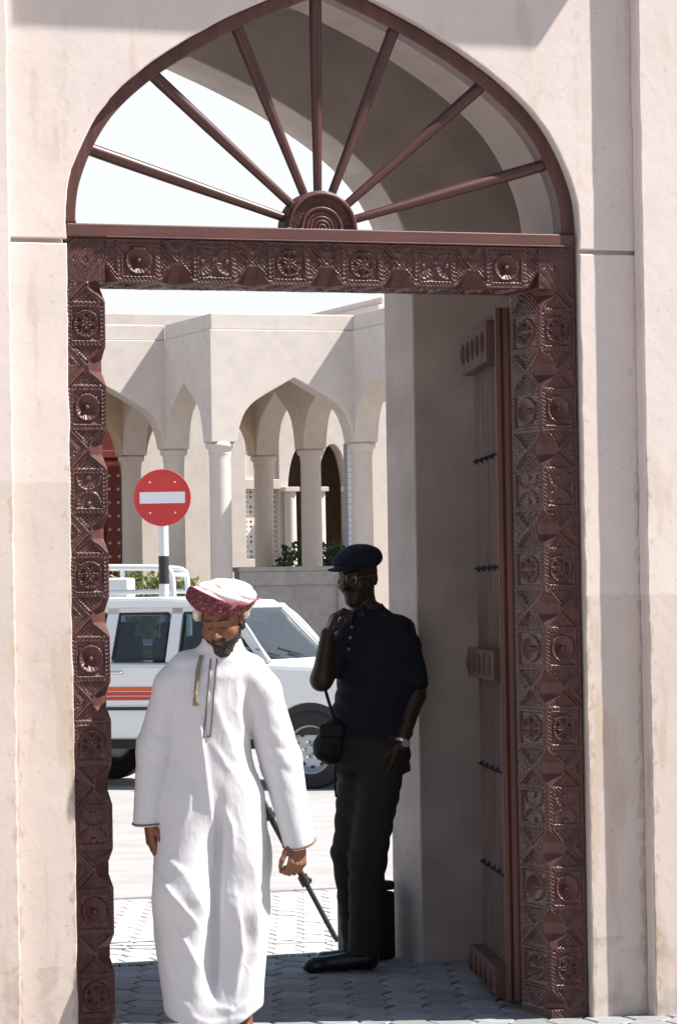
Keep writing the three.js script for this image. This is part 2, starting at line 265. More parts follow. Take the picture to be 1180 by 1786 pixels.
// ------------------------------------------------------------------ carved door frame
const ridge = (d, w) => Math.max(0, 1 - Math.abs(d) / w);
function carve(type, u, v, P, seed) {                                // height in metres of the carving; u across (±0.0725), v along from the panel's centre
  const hv = 0.081, a = Math.abs(u), b = Math.abs(v);
  if (b < hv) {
    const ex = 0.0725 - a, ey = hv - b, side = ex < ey, w = Math.min(ex, ey), t = side ? v : u;
    if (w < 0.021) { if (w < 0.004) return -0.001; if (w > 0.017) return 0.0005; return -0.0062 + 0.0062 * Math.abs(Math.sin(Math.PI * (t / 0.0145 + (w - 0.004) / 0.022))); }
    if (w < 0.026) return -0.006;
    const r = Math.hypot(u, v * 0.92), th = Math.atan2(v, u);
    if (type === 2) {                                                // two half flowers back to back
      const vc = v > 0 ? v - 0.047 : v + 0.047, rr = Math.hypot(u, vc); if (rr > 0.044) return ridge(rr - 0.047, 0.003) * 0.006 - 0.006; if (rr > 0.040) return 0; if (rr < 0.010) return -0.001;
      return -0.0085 + 0.006 * Math.abs(Math.cos(9 * Math.atan2(vc, u))) * (rr / 0.04);
    }
    if (r > 0.046) return -0.007 + 0.003 * ridge(Math.abs(u) - Math.abs(v), 0.01);
    if (r > 0.0415) return 0.001;
    if (type === 0) {                                                // six petals in a ring
      let k = th / (Math.PI / 3); k = (k - Math.round(k)) * Math.PI / 3; const d = Math.abs(r * Math.sin(k)), w = 0.0085 * Math.sin(Math.PI * clamp(r / 0.040)); if (d < w * 0.45) return -0.0045; if (d < w) return 0.0008;
      return r > 0.031 ? -0.007 + 0.006 * Math.abs(Math.sin(th * 12)) : -0.009;
    }
    const q = r / 0.0415; if (r < 0.0085) return 0.001 - 0.004 * q;   // bowl-shaped flower with a boss
    return -0.016 * (1 - q * q) + 0.0035 * q * Math.abs(Math.cos(th * 9)) - 0.002;
  }
  const hz = P / 2 - hv, t = (b - hv) / hz, d = (0.066 * (1 - t) - a) * 0.72;
  if (d > 0) {
    if (d < 0.0045) return 0.0005; if (d < 0.009) return -0.006; if (d < 0.0125) return 0; const lx = u / 0.015 + (b - hv) / 0.015, ly = u / 0.015 - (b - hv) / 0.015; const fx = Math.abs(lx - Math.round(lx)), fy = Math.abs(ly - Math.round(ly)); return -0.009 + 0.017 * Math.max(0, 0.5 - Math.max(fx, fy));
  }
  const fr = Math.hypot(u + 0.0725, P / 2 - b);
  if (fr < 0.034 && (Math.floor(seed) % 3 !== 1)) return fr > 0.030 ? 0 : -0.0075 + 0.0075 * Math.abs(Math.cos(7 * Math.atan2(P / 2 - b, u + 0.0725) * Math.sign(v)));
  return -0.0065 + 0.0065 * Math.pow(Math.abs(Math.cos(Math.PI * (-d / 0.0098 + 0.16 * Math.sin(2 * Math.PI * (b + a) / 0.018)))), 0.7);
}
function carvedBar(len, W, D, centres, types, P, stopAt) {           // along y, carved front (+z) and inner side (+x); x 0..W, z 0..-D
  const ny = Math.round(len / 0.0034), S = []; const nf = 44, ns = 34;
  S.push(['b', 0], ['o', 0]); for (let i = 0; i <= nf; i++) S.push(['f', W * i / nf]); for (let i = 1; i <= ns; i++) S.push(['s', W + D * i / ns]); S.push(['b', 0]);
  const C = S.length, pos = [], uv = [], idx = [];
  for (let j = 0; j <= ny; j++) {
    const y = len * j / ny; let k = 0, best = 9; centres.forEach((c, i) => { if (Math.abs(y - c) < best) { best = Math.abs(y - c); k = i; } });
    const v = y - centres[k]; const out = best > P / 2 + 0.002;
    let c = out ? 0 : 0.062 * clamp((best - 0.080) / (P / 2 - 0.080) * 1.4); if (y > stopAt) c *= clamp(1 - (y - stopAt) / 0.006); c += 0.004;
    for (let i = 0; i < C; i++) {
      const [q, s] = S[i]; let x, z, nx = 0, nz = 0, h = 0;
      if (q === 'b') { x = i === 0 || i === C - 1 ? 0 : W; z = -D; if (i === C - 1) { x = 0; z = -D; } } else if (q === 'o') { x = 0; z = -0.004; }
      else {
        const e = s - W;
        if (Math.abs(e) < c) { const t = (e + c) / (2 * c); x = W - c + c * t; z = -c * t; const m = 1 - Math.abs(2 * t - 1); h = -0.001 * m * Math.abs(Math.sin(40 * e)); nx = nz = 0.707; }
        else if (e <= 0) { x = s; z = 0; nz = 1; }
        else { x = W; z = -e; nx = 1; }
        if (nx !== nz) {
          const edge = Math.min(1, (Math.abs(e) - c) / 0.005, q === 'f' ? s / 0.004 : (W + D - s) / 0.02 );
          const u = q === 'f' ? s - W / 2 : (e - D / 2) * (0.145 / D) * 1.0;
          if (out && q === 'f') { const dd = Math.abs(u) + Math.abs(y - (stopAt + len) / 2) * 0.93; h = dd < 0.02 ? -0.007 + 0.007 * Math.abs(Math.sin(dd * 300)) : -0.0065 + 0.0065 * Math.pow(Math.abs(Math.cos(Math.PI * (dd / 0.0125 + 0.15 * Math.sin(2 * Math.PI * (u - y) / 0.02)))), 0.7); }
          else if (!out) h = carve(types[k], q === 'f' ? u * 0.145 / W : u, v, P, k + (v > 0 ? 0.5 : 0)) * (q === 'f' ? 1 : 0.8);
          h = h * 1.25 * clamp(edge) + 0.0012 * noise(s * 60, y * 60, 3) + 0.0015 * noise(s * 9, y * 9, 4);
        }
      }
      pos.push(x + nx * h, y, z + nz * h); uv.push(s, y);
    }
  }
  for (let j = 0; j < ny; j++) for (let i = 0; i < C - 1; i++) { const a = j * C + i, b = a + 1, c = a + C, d = c + 1; idx.push(a, b, d, a, d, c); }
  const g = new THREE.BufferGeometry(); g.setAttribute('position', new THREE.Float32BufferAttribute(pos, 3)); g.setAttribute('uv', new THREE.Float32BufferAttribute(uv, 2)); g.setIndex(idx); g.computeVertexNormals(); return g;
}
const flipX = g => { const p = g.attributes.position, id = g.index.array; for (let i = 0; i < p.count; i++) p.setX(i, -p.getX(i)); for (let i = 0; i < id.length; i += 3) { const t = id[i]; id[i] = id[i + 1]; id[i + 1] = t; } g.computeVertexNormals(); return g; };
{
  const F = tag(group('carved_door_frame'), 'dark red wooden door frame carved with rosettes and lozenges', 'door frame'); F.position.z = 0.02;
  const cs = [...Array(9)].map((_, k) => 2.588 - 0.3005 * k), ty = [0, 1, 2, 0, 1, 0, 2, 1, 0];
  const jl = carvedBar(2.897, 0.147, 0.28, cs, ty, 0.3005, 2.738); const jr = jl.clone();
  jl.translate(-0.995, 0, -0.06); mesh('jamb', jl, wood, F);
  flipX(jr); jr.translate(0.995, 0, -0.06); mesh('jamb', jr, wood, F);
  const L = 2 * 0.848, li = carvedBar(L, 0.157, 0.278, [-0.72, -0.432, -0.144, 0.144, 0.432, 0.72].map(x => x + 0.848), [1, 2, 0, 0, 2, 1], 0.288, 99);
  // bar axis y -> world x, inner side x -> downwards
  li.applyMatrix4(new THREE.Matrix4().set(0, 1, 0, -0.848, -1, 0, 0, 2.897, 0, 0, 1, -0.061, 0, 0, 0, 1)); li.computeVertexNormals(); mesh('lintel', li, woodH, F);
  mesh('top_rail', box(-0.993, 0.993, 2.899, 2.948, -0.16, -0.048, 0.006), woodH, F);
  mesh('rail_bead', box(-0.85, 0.993, 2.8985, 2.904, -0.048, -0.043, 0.002), woodH, F);
  mesh('door_stop', box(0.872, 0.985, 0.002, 2.75, -0.40, -0.342, 0.006), woodRed, F);
  mesh('door_stop', box(-0.985, -0.872, 0.002, 2.75, -0.40, -0.342, 0.006), woodRed, F);
}
// ------------------------------------------------------------------ fanlight
{
  const F = tag(group('fanlight'), 'wooden fanlight of seven spokes around a carved half hub', 'fanlight'); F.position.z = 0.016;
  const o = archPts(0.001), i = archPts(0.052).filter(p => p[1] > 2.95);
  mesh('arch_rim', extr(poly([[1.0, 2.9495], ...o, [-1.0, 2.9495], [-0.948, 2.9495], ...i.reverse(), [0.948, 2.9495]]), 0.085, -0.15, 0.006), wood, F);
  const c = V(-0.015, 2.95, -0.1);
  for (const [x, y] of [[-0.945, 3.24], [-0.682, 3.533], [-0.328, 3.705], [-0.012, 3.85], [0.304, 3.72], [0.68, 3.534], [0.938, 3.226]]) {
    const e = V(x, y, -0.1), d = e.clone().sub(c).normalize(); const pr = [[0, 0.135], [0.016, 0.135], [0.0175, 0.3], [0.0215, 0.55], [0.0235, 0.8], [0.0225, e.distanceTo(c)]]; const g = new THREE.LatheGeometry(pr.map(p => new THREE.Vector2(...p)), 18);
    g.applyQuaternion(new THREE.Quaternion().setFromUnitVectors(V(0, 1, 0), d)); g.translate(c.x, c.y, c.z); mesh('spoke', g, woodTurned, F);
  }
  // half hub: turned rings with a wavy carved band
  const nr = 70, na = 150, pos = [], uv = [], idx = [];
  const prof = r => { const q = r / 0.140; if (q > 0.985) return 0.02; if (q > 0.86) return 0.032 + 0.010 * Math.sin(Math.PI * (q - 0.86) / 0.125); if (q > 0.60) return 0.02; if (q > 0.5) return 0.026 + 0.008 * Math.sin(Math.PI * (q - 0.5) / 0.1); return 0.024 + 0.016 * (0.5 - q) + 0.004 * Math.cos(q * 2 * Math.PI / 0.105); };
  for (let a = 0; a <= na; a++) for (let k = 0; k <= nr + 1; k++) { const th = Math.PI * a / na, r = Math.min(k, nr) / nr * 0.142; let h = k > nr ? -0.06 : prof(r); const q = r / 0.14; if (q > 0.62 && q < 0.85) h += 0.007 * Math.pow(Math.abs(Math.sin(Math.PI * ((q - 0.62) / 0.076 + 0.3 * Math.sin(th * 26)))), 0.8) - 0.003; pos.push(Math.cos(th) * r, Math.sin(th) * r, h); uv.push(Math.cos(th) * r, Math.sin(th) * r); }
  for (let a = 0; a < na; a++) for (let k = 0; k <= nr; k++) { const i0 = a * (nr + 2) + k, i1 = i0 + 1, i2 = i0 + nr + 2, i3 = i2 + 1; idx.push(i0, i1, i3, i0, i3, i2); }
  const g = new THREE.BufferGeometry(); g.setAttribute('position', new THREE.Float32BufferAttribute(pos, 3)); g.setAttribute('uv', new THREE.Float32BufferAttribute(uv, 2)); g.setIndex(idx); g.computeVertexNormals(); g.translate(-0.015, 2.9492, -0.086); mesh('hub', g, wood, F);
}
// ------------------------------------------------------------------ open door leaf
{
  const L = 0.98, H = 2.70; const F = tag(group('door_leaf', [0.905, 0, -0.40], Math.PI / 2 - 0.0), 'open studded plank door leaf with heavy iron-knobbed battens', 'door leaf');
  F.rotation.y = Math.PI / 2 - 0.285;                                  // local x runs from the hinge into the passage, local -z... the outer face looks to -x of the world
  const n = 6; for (let i = 0; i < n; i++) { const x = 0.02 + i * (L - 0.02) / n; mesh('plank', box(x + 0.002, x + (L - 0.02) / n - 0.002, 0.03, H, -0.055, -0.002 - 0.006 * rnd(), 0.004), woodLeaf, F); }
  for (const [y0, y1, d] of [[2.50, 2.66, 0.05], [1.255, 1.375, 0.045], [0.04, 0.15, 0.06]]) {
    const b = mesh('batten', box(0.06, L + 0.01, y0, y1, -0.055 - d, -0.057, 0.008), woodLeaf, F);
    for (let k = 0; k < 5; k++) { const g = new THREE.SphereGeometry(0.042, 10, 8); g.scale(1, 1.1, 0.45); g.translate(0.2 + k * 0.175, (y0 + y1) / 2, -0.055 - d + 0.003); mesh('knob', g, woodLeaf, b); }
  }
  for (const y of [2.14, 1.70, 0.90, 0.50]) for (let k = 0; k < 5; k++) { const g = new THREE.ConeGeometry(0.018, 0.026, 10); g.rotateX(-Math.PI / 2); g.translate(0.15 + k * 0.18, y, -0.066); mesh('stud', g, iron, F); }
  const pv = [bar(V(0, 0.03, -0.03), V(0, H, -0.03), 0.03), bar(V(-0.012, 0.03, -0.066), V(-0.012, H, -0.066), 0.015)]; mesh('hinge_post', merge(pv), woodRed, F);
}

// ------------------------------------------------------------------ people
const piece = (x, pts) => { for (let i = 0; i < pts.length - 1; i++) if (x < pts[i + 1][0] || i === pts.length - 2) return lerp(pts[i][1], pts[i + 1][1], clamp((x - pts[i][0]) / (pts[i + 1][0] - pts[i][0]))); };
function headPrims() {
  const skull = uni([ell([0, 0.032, -0.012], [0.074, 0.09, 0.094]), ell([0, -0.035, 0.022], [0.058, 0.078, 0.064]), ell([0, -0.098, 0.058], [0.026, 0.02, 0.024]), ell([0.045, -0.018, 0.052], [0.024, 0.022, 0.024]), ell([-0.045, -0.018, 0.052], [0.024, 0.022, 0.024])], 0.035);
  const brow = uni([cap([-0.045, 0.032, 0.068], [-0.012, 0.03, 0.084], 0.009), cap([0.045, 0.032, 0.068], [0.012, 0.03, 0.084], 0.009)], 0.012);
  const nose = uni([cap([0, 0.022, 0.082], [0, -0.022, 0.108], 0.0075, 0.0125), ell([0.012, -0.026, 0.092], [0.009, 0.008, 0.011]), ell([-0.012, -0.026, 0.092], [0.009, 0.008, 0.011])], 0.01);
  const lips = uni([cap([-0.02, -0.0505, 0.078], [0, -0.048, 0.088], 0.005, 0.007), cap([0.02, -0.0505, 0.078], [0, -0.048, 0.088], 0.005, 0.007), cap([-0.015, -0.060, 0.079], [0.015, -0.060, 0.079], 0.0085)], 0.004);
  const ears = [-1, 1].map(s => { const e = ell([s * 0.079, 0.002, -0.012], [0.010, 0.033, 0.021]), h = ell([s * 0.088, 0.004, -0.006], [0.007, 0.02, 0.012]); return (x, y, z) => Math.max(e(x, y, z), -h(x, y, z)); });
  const sock = [-1, 1].map(s => ell([s * 0.031, 0.012, 0.092], [0.019, 0.012, 0.018])), eye = [-1, 1].map(s => ell([s * 0.031, 0.011, 0.071], [0.0145, 0.0115, 0.0125]));
  const lid = [-1, 1].map(s => cap([s * 0.018, 0.017, 0.080], [s * 0.044, 0.016, 0.074], 0.0042));
  const neck = cap([0, -0.05, -0.02], [0, -0.17, -0.05], 0.052, 0.058);
  return (x, y, z) => {
    let d = smin(skull(x, y, z), brow(x, y, z), 0.014); for (const s of sock) { const q = -s(x, y, z); const h = Math.max(0.01 - Math.abs(d - q), 0) / 0.01; d = Math.max(d, q) + h * h * 0.0025; }
    d = smin(d, nose(x, y, z), 0.01); d = smin(d, lips(x, y, z), 0.006); for (const e of ears) d = smin(d, e(x, y, z), 0.006); for (const e of lid) d = smin(d, e(x, y, z), 0.004); for (const e of eye) d = Math.min(d, e(x, y, z)); return smin(d, neck(x, y, z), 0.03);
  };
}
const HEAD = headPrims();
function colour(g, fn) { const p = g.attributes.position, c = new Float32Array(p.count * 3); for (let i = 0; i < p.count; i++) c.set(fn(p.getX(i), p.getY(i), p.getZ(i)), i * 3); g.setAttribute('color', new THREE.BufferAttribute(c, 3)); return g; }
function headGeo(M, skin, lip, browc, sc = 1, lowered = false) {
  const g = surfaceNets(HEAD, [-0.105, -0.19, -0.13], [0.105, 0.14, 0.135], 0.003);
  colour(g, (x, y, z) => {
    const ax = Math.abs(x); let c = skin;
    if (z > 0.07 && Math.hypot((ax - 0.031) / 0.0125, (y - 0.0095) / (lowered ? 0.0085 : 0.0062)) < 1) { if (lowered) { if (y < 0.0075) c = browc; } else c = Math.hypot((ax - 0.031) / 0.0055, (y - 0.009) / 0.006) < 1 ? [0.012, 0.008, 0.006] : [0.38, 0.33, 0.28]; }
    if (z > 0.065 && Math.hypot(ax / 0.023, (y + 0.054) / 0.010) < 1) c = lip;
    if (z > 0.05 && Math.hypot((ax - 0.031) / 0.024, (y - 0.036 + 0.06 * Math.abs(ax - 0.03)) / 0.0042) < 1) c = browc;
    const n = 1 + 0.25 * noise(x * 40, y * 40, z * 40) + 0.12 * noise(x * 150, y * 150, z * 150); return c.map(q => q * n);
  });
  g.scale(lowered ? sc * 0.92 : sc, sc, sc); g.applyMatrix4(M); g.computeVertexNormals(); return g;
}
const headM = (x, y, z, pitch, yaw, roll = 0) => new THREE.Matrix4().makeTranslation(x, y, z).multiply(new THREE.Matrix4().makeRotationFromEuler(new THREE.Euler(pitch, yaw, roll, 'YXZ')));
function limbs(sdf, mn, mx, h, skin) { const g = surfaceNets(sdf, mn, mx, h); return colour(g, (x, y, z) => { const n = 1 + 0.2 * noise(x * 30, y * 30, z * 30); return skin.map(q => q * n); }); }
const hitZ = (sdf, x, y) => { let z = 0.4; for (let i = 0; i < 200; i++) { const d = sdf(x, y, z); if (d < 0.0008) break; z -= Math.max(0.0008, d * 0.7); } return z; };
const bodyMesh = (name, gs, parent) => mesh(name, mergeGeometries(gs), new THREE.MeshPhysicalMaterial({ vertexColors: true, roughness: 0.5, sheen: 0.1 }), parent);

{ // the man in the white robe, walking out through the gate with his head bowed
  const P = tag(group('person', [-0.5090, 0.039, 0.04], -YAW), 'bearded man in white robe and red and white turban, head bowed, walking through the gate', 'person');
  P.scale.setScalar(0.976);
  const skin = [0.205, 0.086, 0.04], HM = headM(0.058, 1.504, 0.045, 0.30, -0.26, 0.05), S = 0.97;
  const legR = [[-0.07, 0.80, 0.03], [-0.085, 0.46, 0.10], [-0.06, 0.035, 0.055]], legL = [[0.085, 0.80, 0], [0.10, 0.45, 0.03], [0.105, 0.035, -0.07]];
  const body = uni([stack([[0.75, 0, 0.12, 0.06], [1.0, 0, 0.12, 0.08], [1.25, 0.02, 0.13, 0.085], [1.34, 0.03, 0.09, 0.07], [1.42, 0.045, 0.05, 0.05, 0.01]]), ...chain(legR, [0.06, 0.05, 0.036]), ...chain(legL, [0.06, 0.05, 0.036]),
    cap([-0.06, -0.005, 0.03], [-0.075, -0.018, 0.20], 0.036, 0.024), cap([0.105, -0.005, -0.09], [0.115, -0.018, 0.07], 0.036, 0.024), ...chain([[-0.1, 1.31, 0], [-0.185, 1.05, 0], [-0.226, 0.79, 0.03]], [0.05, 0.04, 0.028]), ...chain([[0.17, 1.29, 0], [0.262, 0.99, -0.02], [0.325, 0.69, 0.04]], [0.05, 0.04, 0.028])], 0.03);
  const h1 = uni(handPrims([-0.226, 0.785, 0.032], [0.12, -1, 0.12], [1, 0.1, -0.35], 1, [0.28, 0.33, 0.38, 0.42], 0.98), 0.006), h2 = uni(handPrims([0.322, 0.70, 0.045], [-0.06, -1, 0.38], [-0.5, 0.2, -0.8], -1, [0.95, 1.05, 1.1, 1.1], 0.98), 0.006);
  bodyMesh('body', [headGeo(HM, skin, [0.17, 0.062, 0.045], [0.02, 0.014, 0.01], S, true), limbs(body, [-0.42, -0.06, -0.22], [0.45, 1.45, 0.26], 0.012, skin), limbs(h1, [-0.33, 0.54, -0.06], [-0.12, 0.84, 0.16], 0.003, skin), limbs(h2, [0.20, 0.52, -0.06], [0.46, 0.76, 0.2], 0.003, skin)], P);
  // beard and moustache
  const lipHole = ell([0, -0.0535, 0.095], [0.021, 0.0075, 0.03]);
  const beard = (x, y, z) => { const t = 0.0035 + 0.002 * noise(x * 60, y * 60, z * 60) + 0.003 * noise(x * 150, y * 90, z * 150) + 0.003 * sstep(-0.06, -0.11, y); const edge = z > 0.06 && Math.abs(x) < 0.03 ? -0.0345 : -0.006 - 0.62 * Math.max(0, z) + 0.22 * Math.max(0, Math.abs(x) - 0.06); return Math.max(HEAD(x, y, z) - t, y - edge - 0.004 * noise(x * 90, z * 90), -lipHole(x, y, z), -0.035 - z, -0.135 - y); };
  const bg = surfaceNets(beard, [-0.1, -0.15, -0.05], [0.1, 0.03, 0.14], 0.003); bg.scale(S * 0.92, S, S); bg.applyMatrix4(HM); bg.computeVertexNormals();
  colour(bg, (x, y, z) => { const k = noise(x * 120, y * 60, z * 120) > 0.22 ? 2.6 : 1, n = 1 + 0.6 * noise(x * 200, y * 120, z * 200); return [0.022 * k * n, 0.018 * k * n, 0.016 * k * n]; });
  mesh('beard', bg, std({ vertexColors: true, roughness: 0.8 }), P);
  // robe
  const torso = stack([[-0.04, 0.008, 0.145, 0.12, 0.0], [0.12, -0.002, 0.172, 0.125, 0.0], [0.4, -0.01, 0.205, 0.125, 0.0], [0.63, 0.004, 0.205, 0.125, 0], [0.85, 0, 0.187, 0.135], [1.06, 0.002, 0.150, 0.13], [1.2, 0.012, 0.150, 0.125], [1.30, 0.028, 0.165, 0.11], [1.36, 0.04, 0.135, 0.095], [1.405, 0.05, 0.085, 0.078, 0.01], [1.445, 0.053, 0.070, 0.070, 0.015]]);
  const legs = uni([...chain([[-0.07, 0.85, 0.02], [-0.09, 0.5, 0.09], [-0.06, -0.06, 0.05]], [0.105, 0.112, 0.09]), ...chain([[0.09, 0.85, 0], [0.10, 0.45, 0.03], [0.075, -0.06, -0.02]], [0.1, 0.1, 0.085])], 0.04);
  const slA = chain([[-0.075, 1.335, 0], [-0.125, 1.27, 0], [-0.19, 1.05, -0.005], [-0.228, 0.75, 0.03]], [0.07, 0.076, 0.078, 0.056]), slB = chain([[0.15, 1.315, 0], [0.19, 1.25, 0], [0.262, 0.99, -0.02], [0.332, 0.66, 0.04]], [0.07, 0.076, 0.076, 0.056]);
  const cutA = (x, y, z) => 0.766 - y + 0.04 * (x + 0.228) - 0.1 * (z - 0.03), cutB = (x, y, z) => 0.682 - y + 0.20 * (x - 0.33) - 0.25 * (z - 0.04);
  const rg = (p, s = 0.8) => Math.pow(Math.abs(Math.sin(p)), s) - 0.6;
  const CRE = [[[[0.03,1.216],[0.133,0.939]],0.018,0.006],[[[0.021,1.064],[0.126,0.901]],0.012,0.005],[[[-0.028,1.182],[-0.019,1.076],[0.016,0.77],[0.011,0.586]],0.013,0.01],[[[0.043,0.852],[0.086,0.77],[0.091,0.675]],0.014,0.007],[[[-0.171,0.662],[-0.084,0.601],[0.008,0.422]],0.016,0.009],[[[-0.192,0.595],[-0.14,0.534],[-0.02,0.384]],0.016,0.008],[[[-0.166,0.464],[-0.084,0.337],[-0.018,0.211]],0.02,0.008],[[[-0.185,0.337],[-0.129,0.168],[-0.056,0.063]],0.02,0.008],[[[0.154,0.696],[0.177,0.506],[0.169,0.316]],0.016,0.008],[[[0.098,0.506],[0.117,0.316],[0.082,0.126]],0.02,0.009],[[[-0.053,0.95],[-0.076,0.802],[-0.141,0.696]],0.016,0.005],[[[-0.111,1.266],[-0.125,1.076],[-0.096,0.886]],0.02,0.005],[[[0.122,1.308],[0.109,1.182],[0.152,1.055]],0.014,0.005],[[[0.008,0.115],[0.081,0.094],[0.156,0.137]],0.012,0.006],[[[-0.088,0.084],[-0.004,0.052],[0.102,0.067]],0.012,0.006]];
  const segD = (x, y, a, b) => { const dx = b[0] - a[0], dy = b[1] - a[1], t = clamp(((x - a[0]) * dx + (y - a[1]) * dy) / (dx * dx + dy * dy)); const ex = x - a[0] - dx * t, ey = y - a[1] - dy * t; return Math.hypot(ex, ey) * Math.sign(ex * dy - ey * dx || 1); };
  const folds = (x, y, z) => {
    const w = noise(x * 5, y * 3, z * 4), lo = sstep(0.95, 0.70, y); let f = 0.004 * w + 0.0015 * noise(x * 13, y * 8, z * 13);
    if (z > -0.02) for (const [pts, wd, am] of CRE) { let s = 9; for (let i = 0; i + 1 < pts.length; i++) { const q = segD(x, y, pts[i], pts[i + 1]); if (Math.abs(q) < Math.abs(s)) s = q; } if (Math.abs(s) > 0.07) continue; const y0 = pts[0][1], y1 = pts[pts.length - 1][1], fade = Math.min(1, 0.35 + 8 * Math.min(Math.abs(y - y0), Math.abs(y - y1))); f += am * 1.15 * fade * Math.exp(-Math.pow(Math.abs(s / (s > 0 ? wd * 1.7 : wd * 0.55)), 1.5)); }
    const c = 0.020 + 0.045 * (y - 0.4), s = x - c; f -= lo * 0.034 * Math.exp(-((s / (s > 0 ? 0.014 : 0.045)) ** 2)) * sstep(0.08, 0.25, y) * sstep(-0.02, 0.03, z);
    if (z < 0) f += 0.006 * Math.sin(x * 60 + 3 * w) * lo; return f;
  };
  const sfold = (x, y, z, ex, ey) => { const t = Math.exp(-(((y - ey) / 0.12) ** 2)); return 0.0035 * t * rg((y + 0.9 * (x - ex)) * Math.PI / 0.07 + 1.5 * noise(x * 7, y * 5, z * 7)) + 0.003 * noise(x * 6, y * 3, z * 6); };
  const robe = (x, y, z) => {
    const d0 = smin(torso(x, y, z), legs(x, y, z), 0.05); let d = Math.max(d0 - (Math.abs(d0) < 0.09 ? folds(x, y, z) : 0), 0.030 + 1.7 * (x - 0.0) * (x - 0.0) + 0.004 * Math.sin(x * 50) + 0.1 * (0.1 - z) - y);
    let a = 1e3, b = 1e3; for (const c of slA) a = smin(a, c(x, y, z), 0.02); for (const c of slB) b = smin(b, c(x, y, z), 0.02);
    a = Math.max(a - sfold(x, y, z, -0.19, 1.05), cutA(x, y, z)); b = Math.max(b - sfold(x, y, z, 0.26, 1.0), cutB(x, y, z));
    const k = lerp(0.008, 0.04, sstep(1.24, 1.33, y)); return smin(smin(d, a, k), b, k);
  };
  const wtex = tex(256, 256, (u, v) => 0.5 + 0.2 * (((u * 256 | 0) + (v * 256 | 0)) % 2) + 0.25 * rndT(), false); wtex.repeat.set(14, 14);
  const crump = tex(512, 512, (u, v) => { const q = 0.10 * tn(u, v, 4, 3), a = tn(u + q, v + q, 9, 3, 1, 0.45), b = tn(u - q, v, 17, 2, 1, 0.6); return 0.75 - 1.1 * Math.abs(a) - 0.5 * Math.abs(b) + 0.03 * rndT(); }, false); crump.repeat.set(2.2, 2.2);
  const cotton = new THREE.MeshPhysicalMaterial({ color: col(0.65, 0.645, 0.675), roughness: 0.9, sheen: 0.2, bumpMap: crump, bumpScale: 0.0022 });
  const R = mesh('robe', surfaceNets(robe, [-0.36, -0.01, -0.2], [0.45, 1.47, 0.27], 0.0062), cotton, P);
  const brown = std({ color: col(0.16, 0.11, 0.075), roughness: 0.85 });
  const trim = (cut, sl, mn, mx) => surfaceNets((x, y, z) => { let a = 1e3; for (const c of sl) a = smin(a, c(x, y, z), 0.02); return Math.max(a - 0.006, Math.abs(cut(x, y, z) + 0.009) - 0.0032); }, mn, mx, 0.003);
  mesh('cuff_trim', trim(cutA, slA, [-0.32, 0.73, -0.06], [-0.14, 0.81, 0.12]), brown, R); mesh('cuff_trim', trim(cutB, slB, [0.24, 0.63, -0.06], [0.42, 0.73, 0.14]), brown, R);
  const line = (pts, off = 0.003) => { const o = []; for (let i = 0; i + 1 < pts.length; i++) for (let k = 0; k <= 14; k++) { const x = lerp(pts[i][0], pts[i + 1][0], k / 14), y = lerp(pts[i][1], pts[i + 1][1], k / 14); o.push([x, y, hitZ(robe, x, y) + off]); } return o; };
  for (const pts of [[[0.014, 1.375], [-0.014, 1.093]], [[0.037, 1.375], [0.010, 1.093]], [[-0.016, 1.092], [0.012, 1.092]]]) mesh('placket_trim', tube(line(pts, 0.0015), 0.0028, 60, 6), brown, R);
  const tz = hitZ(robe, -0.03, 1.375); const tp = line([[-0.022, 1.385], [-0.034, 1.33], [-0.042, 1.255]], 0.009); const ts = mesh('tassel', tube(tp, 0.0075, 50, 8), std({ color: col(0.22, 0.185, 0.145), roughness: 1 }), R);
  const e = tp[tp.length - 1]; mesh('tassel_end', new THREE.LatheGeometry([[0, 0.004], [0.009, 0], [0.007, -0.012], [0.011, -0.03], [0.012, -0.05], [0, -0.05]].reverse().map(p => new THREE.Vector2(...p)), 10).translate(e[0], e[1], e[2] + 0.002), std({ color: col(0.25, 0.2, 0.14), roughness: 1 }), ts);
  mesh('collar', new THREE.TorusGeometry(0.064, 0.008, 8, 40).rotateX(Math.PI / 2).scale(1, 1.4, 1).rotateX(0.22).translate(0.053, 1.437, 0.02), cotton, R);
  // turban: white wrap, patterned band, loose ends over the ears
  const crown = uni([ell([0.054, 1.590, 0.015], [0.106, 0.060, 0.132]), ell([0.066, 1.622, 0.0], [0.074, 0.040, 0.09]), ell([-0.016, 1.604, 0.04], [0.044, 0.036, 0.075]), ell([0.132, 1.594, 0.03], [0.046, 0.044, 0.085])], 0.04);
  const wrap = (x, y, z) => crown(x, y, z) - 0.006 * (Math.pow(Math.abs(Math.sin((y + 0.42 * (x - 0.05) + 0.15 * z) * Math.PI / 0.033 + 1.4 * noise(x * 9, y * 9, z * 9))), 0.6) - 0.5) - 0.003 * noise(x * 25, y * 25, z * 25);
  const upp = x => piece(x, [[-0.075, 1.650], [-0.02, 1.622], [0.05, 1.588], [0.11, 1.570], [0.155, 1.570], [0.19, 1.592]]), low = x => piece(x, [[-0.075, 1.595], [-0.04, 1.556], [0.005, 1.533], [0.06, 1.527], [0.12, 1.531], [0.155, 1.55], [0.185, 1.59]]);
  const T = mesh('turban', surfaceNets((x, y, z) => Math.max(wrap(x, y, z), 1.535 - y), [-0.1, 1.50, -0.17], [0.21, 1.68, 0.19], 0.004), new THREE.MeshPhysicalMaterial({ color: col(0.78, 0.73, 0.66), roughness: 0.95, sheen: 0.3 }), P);
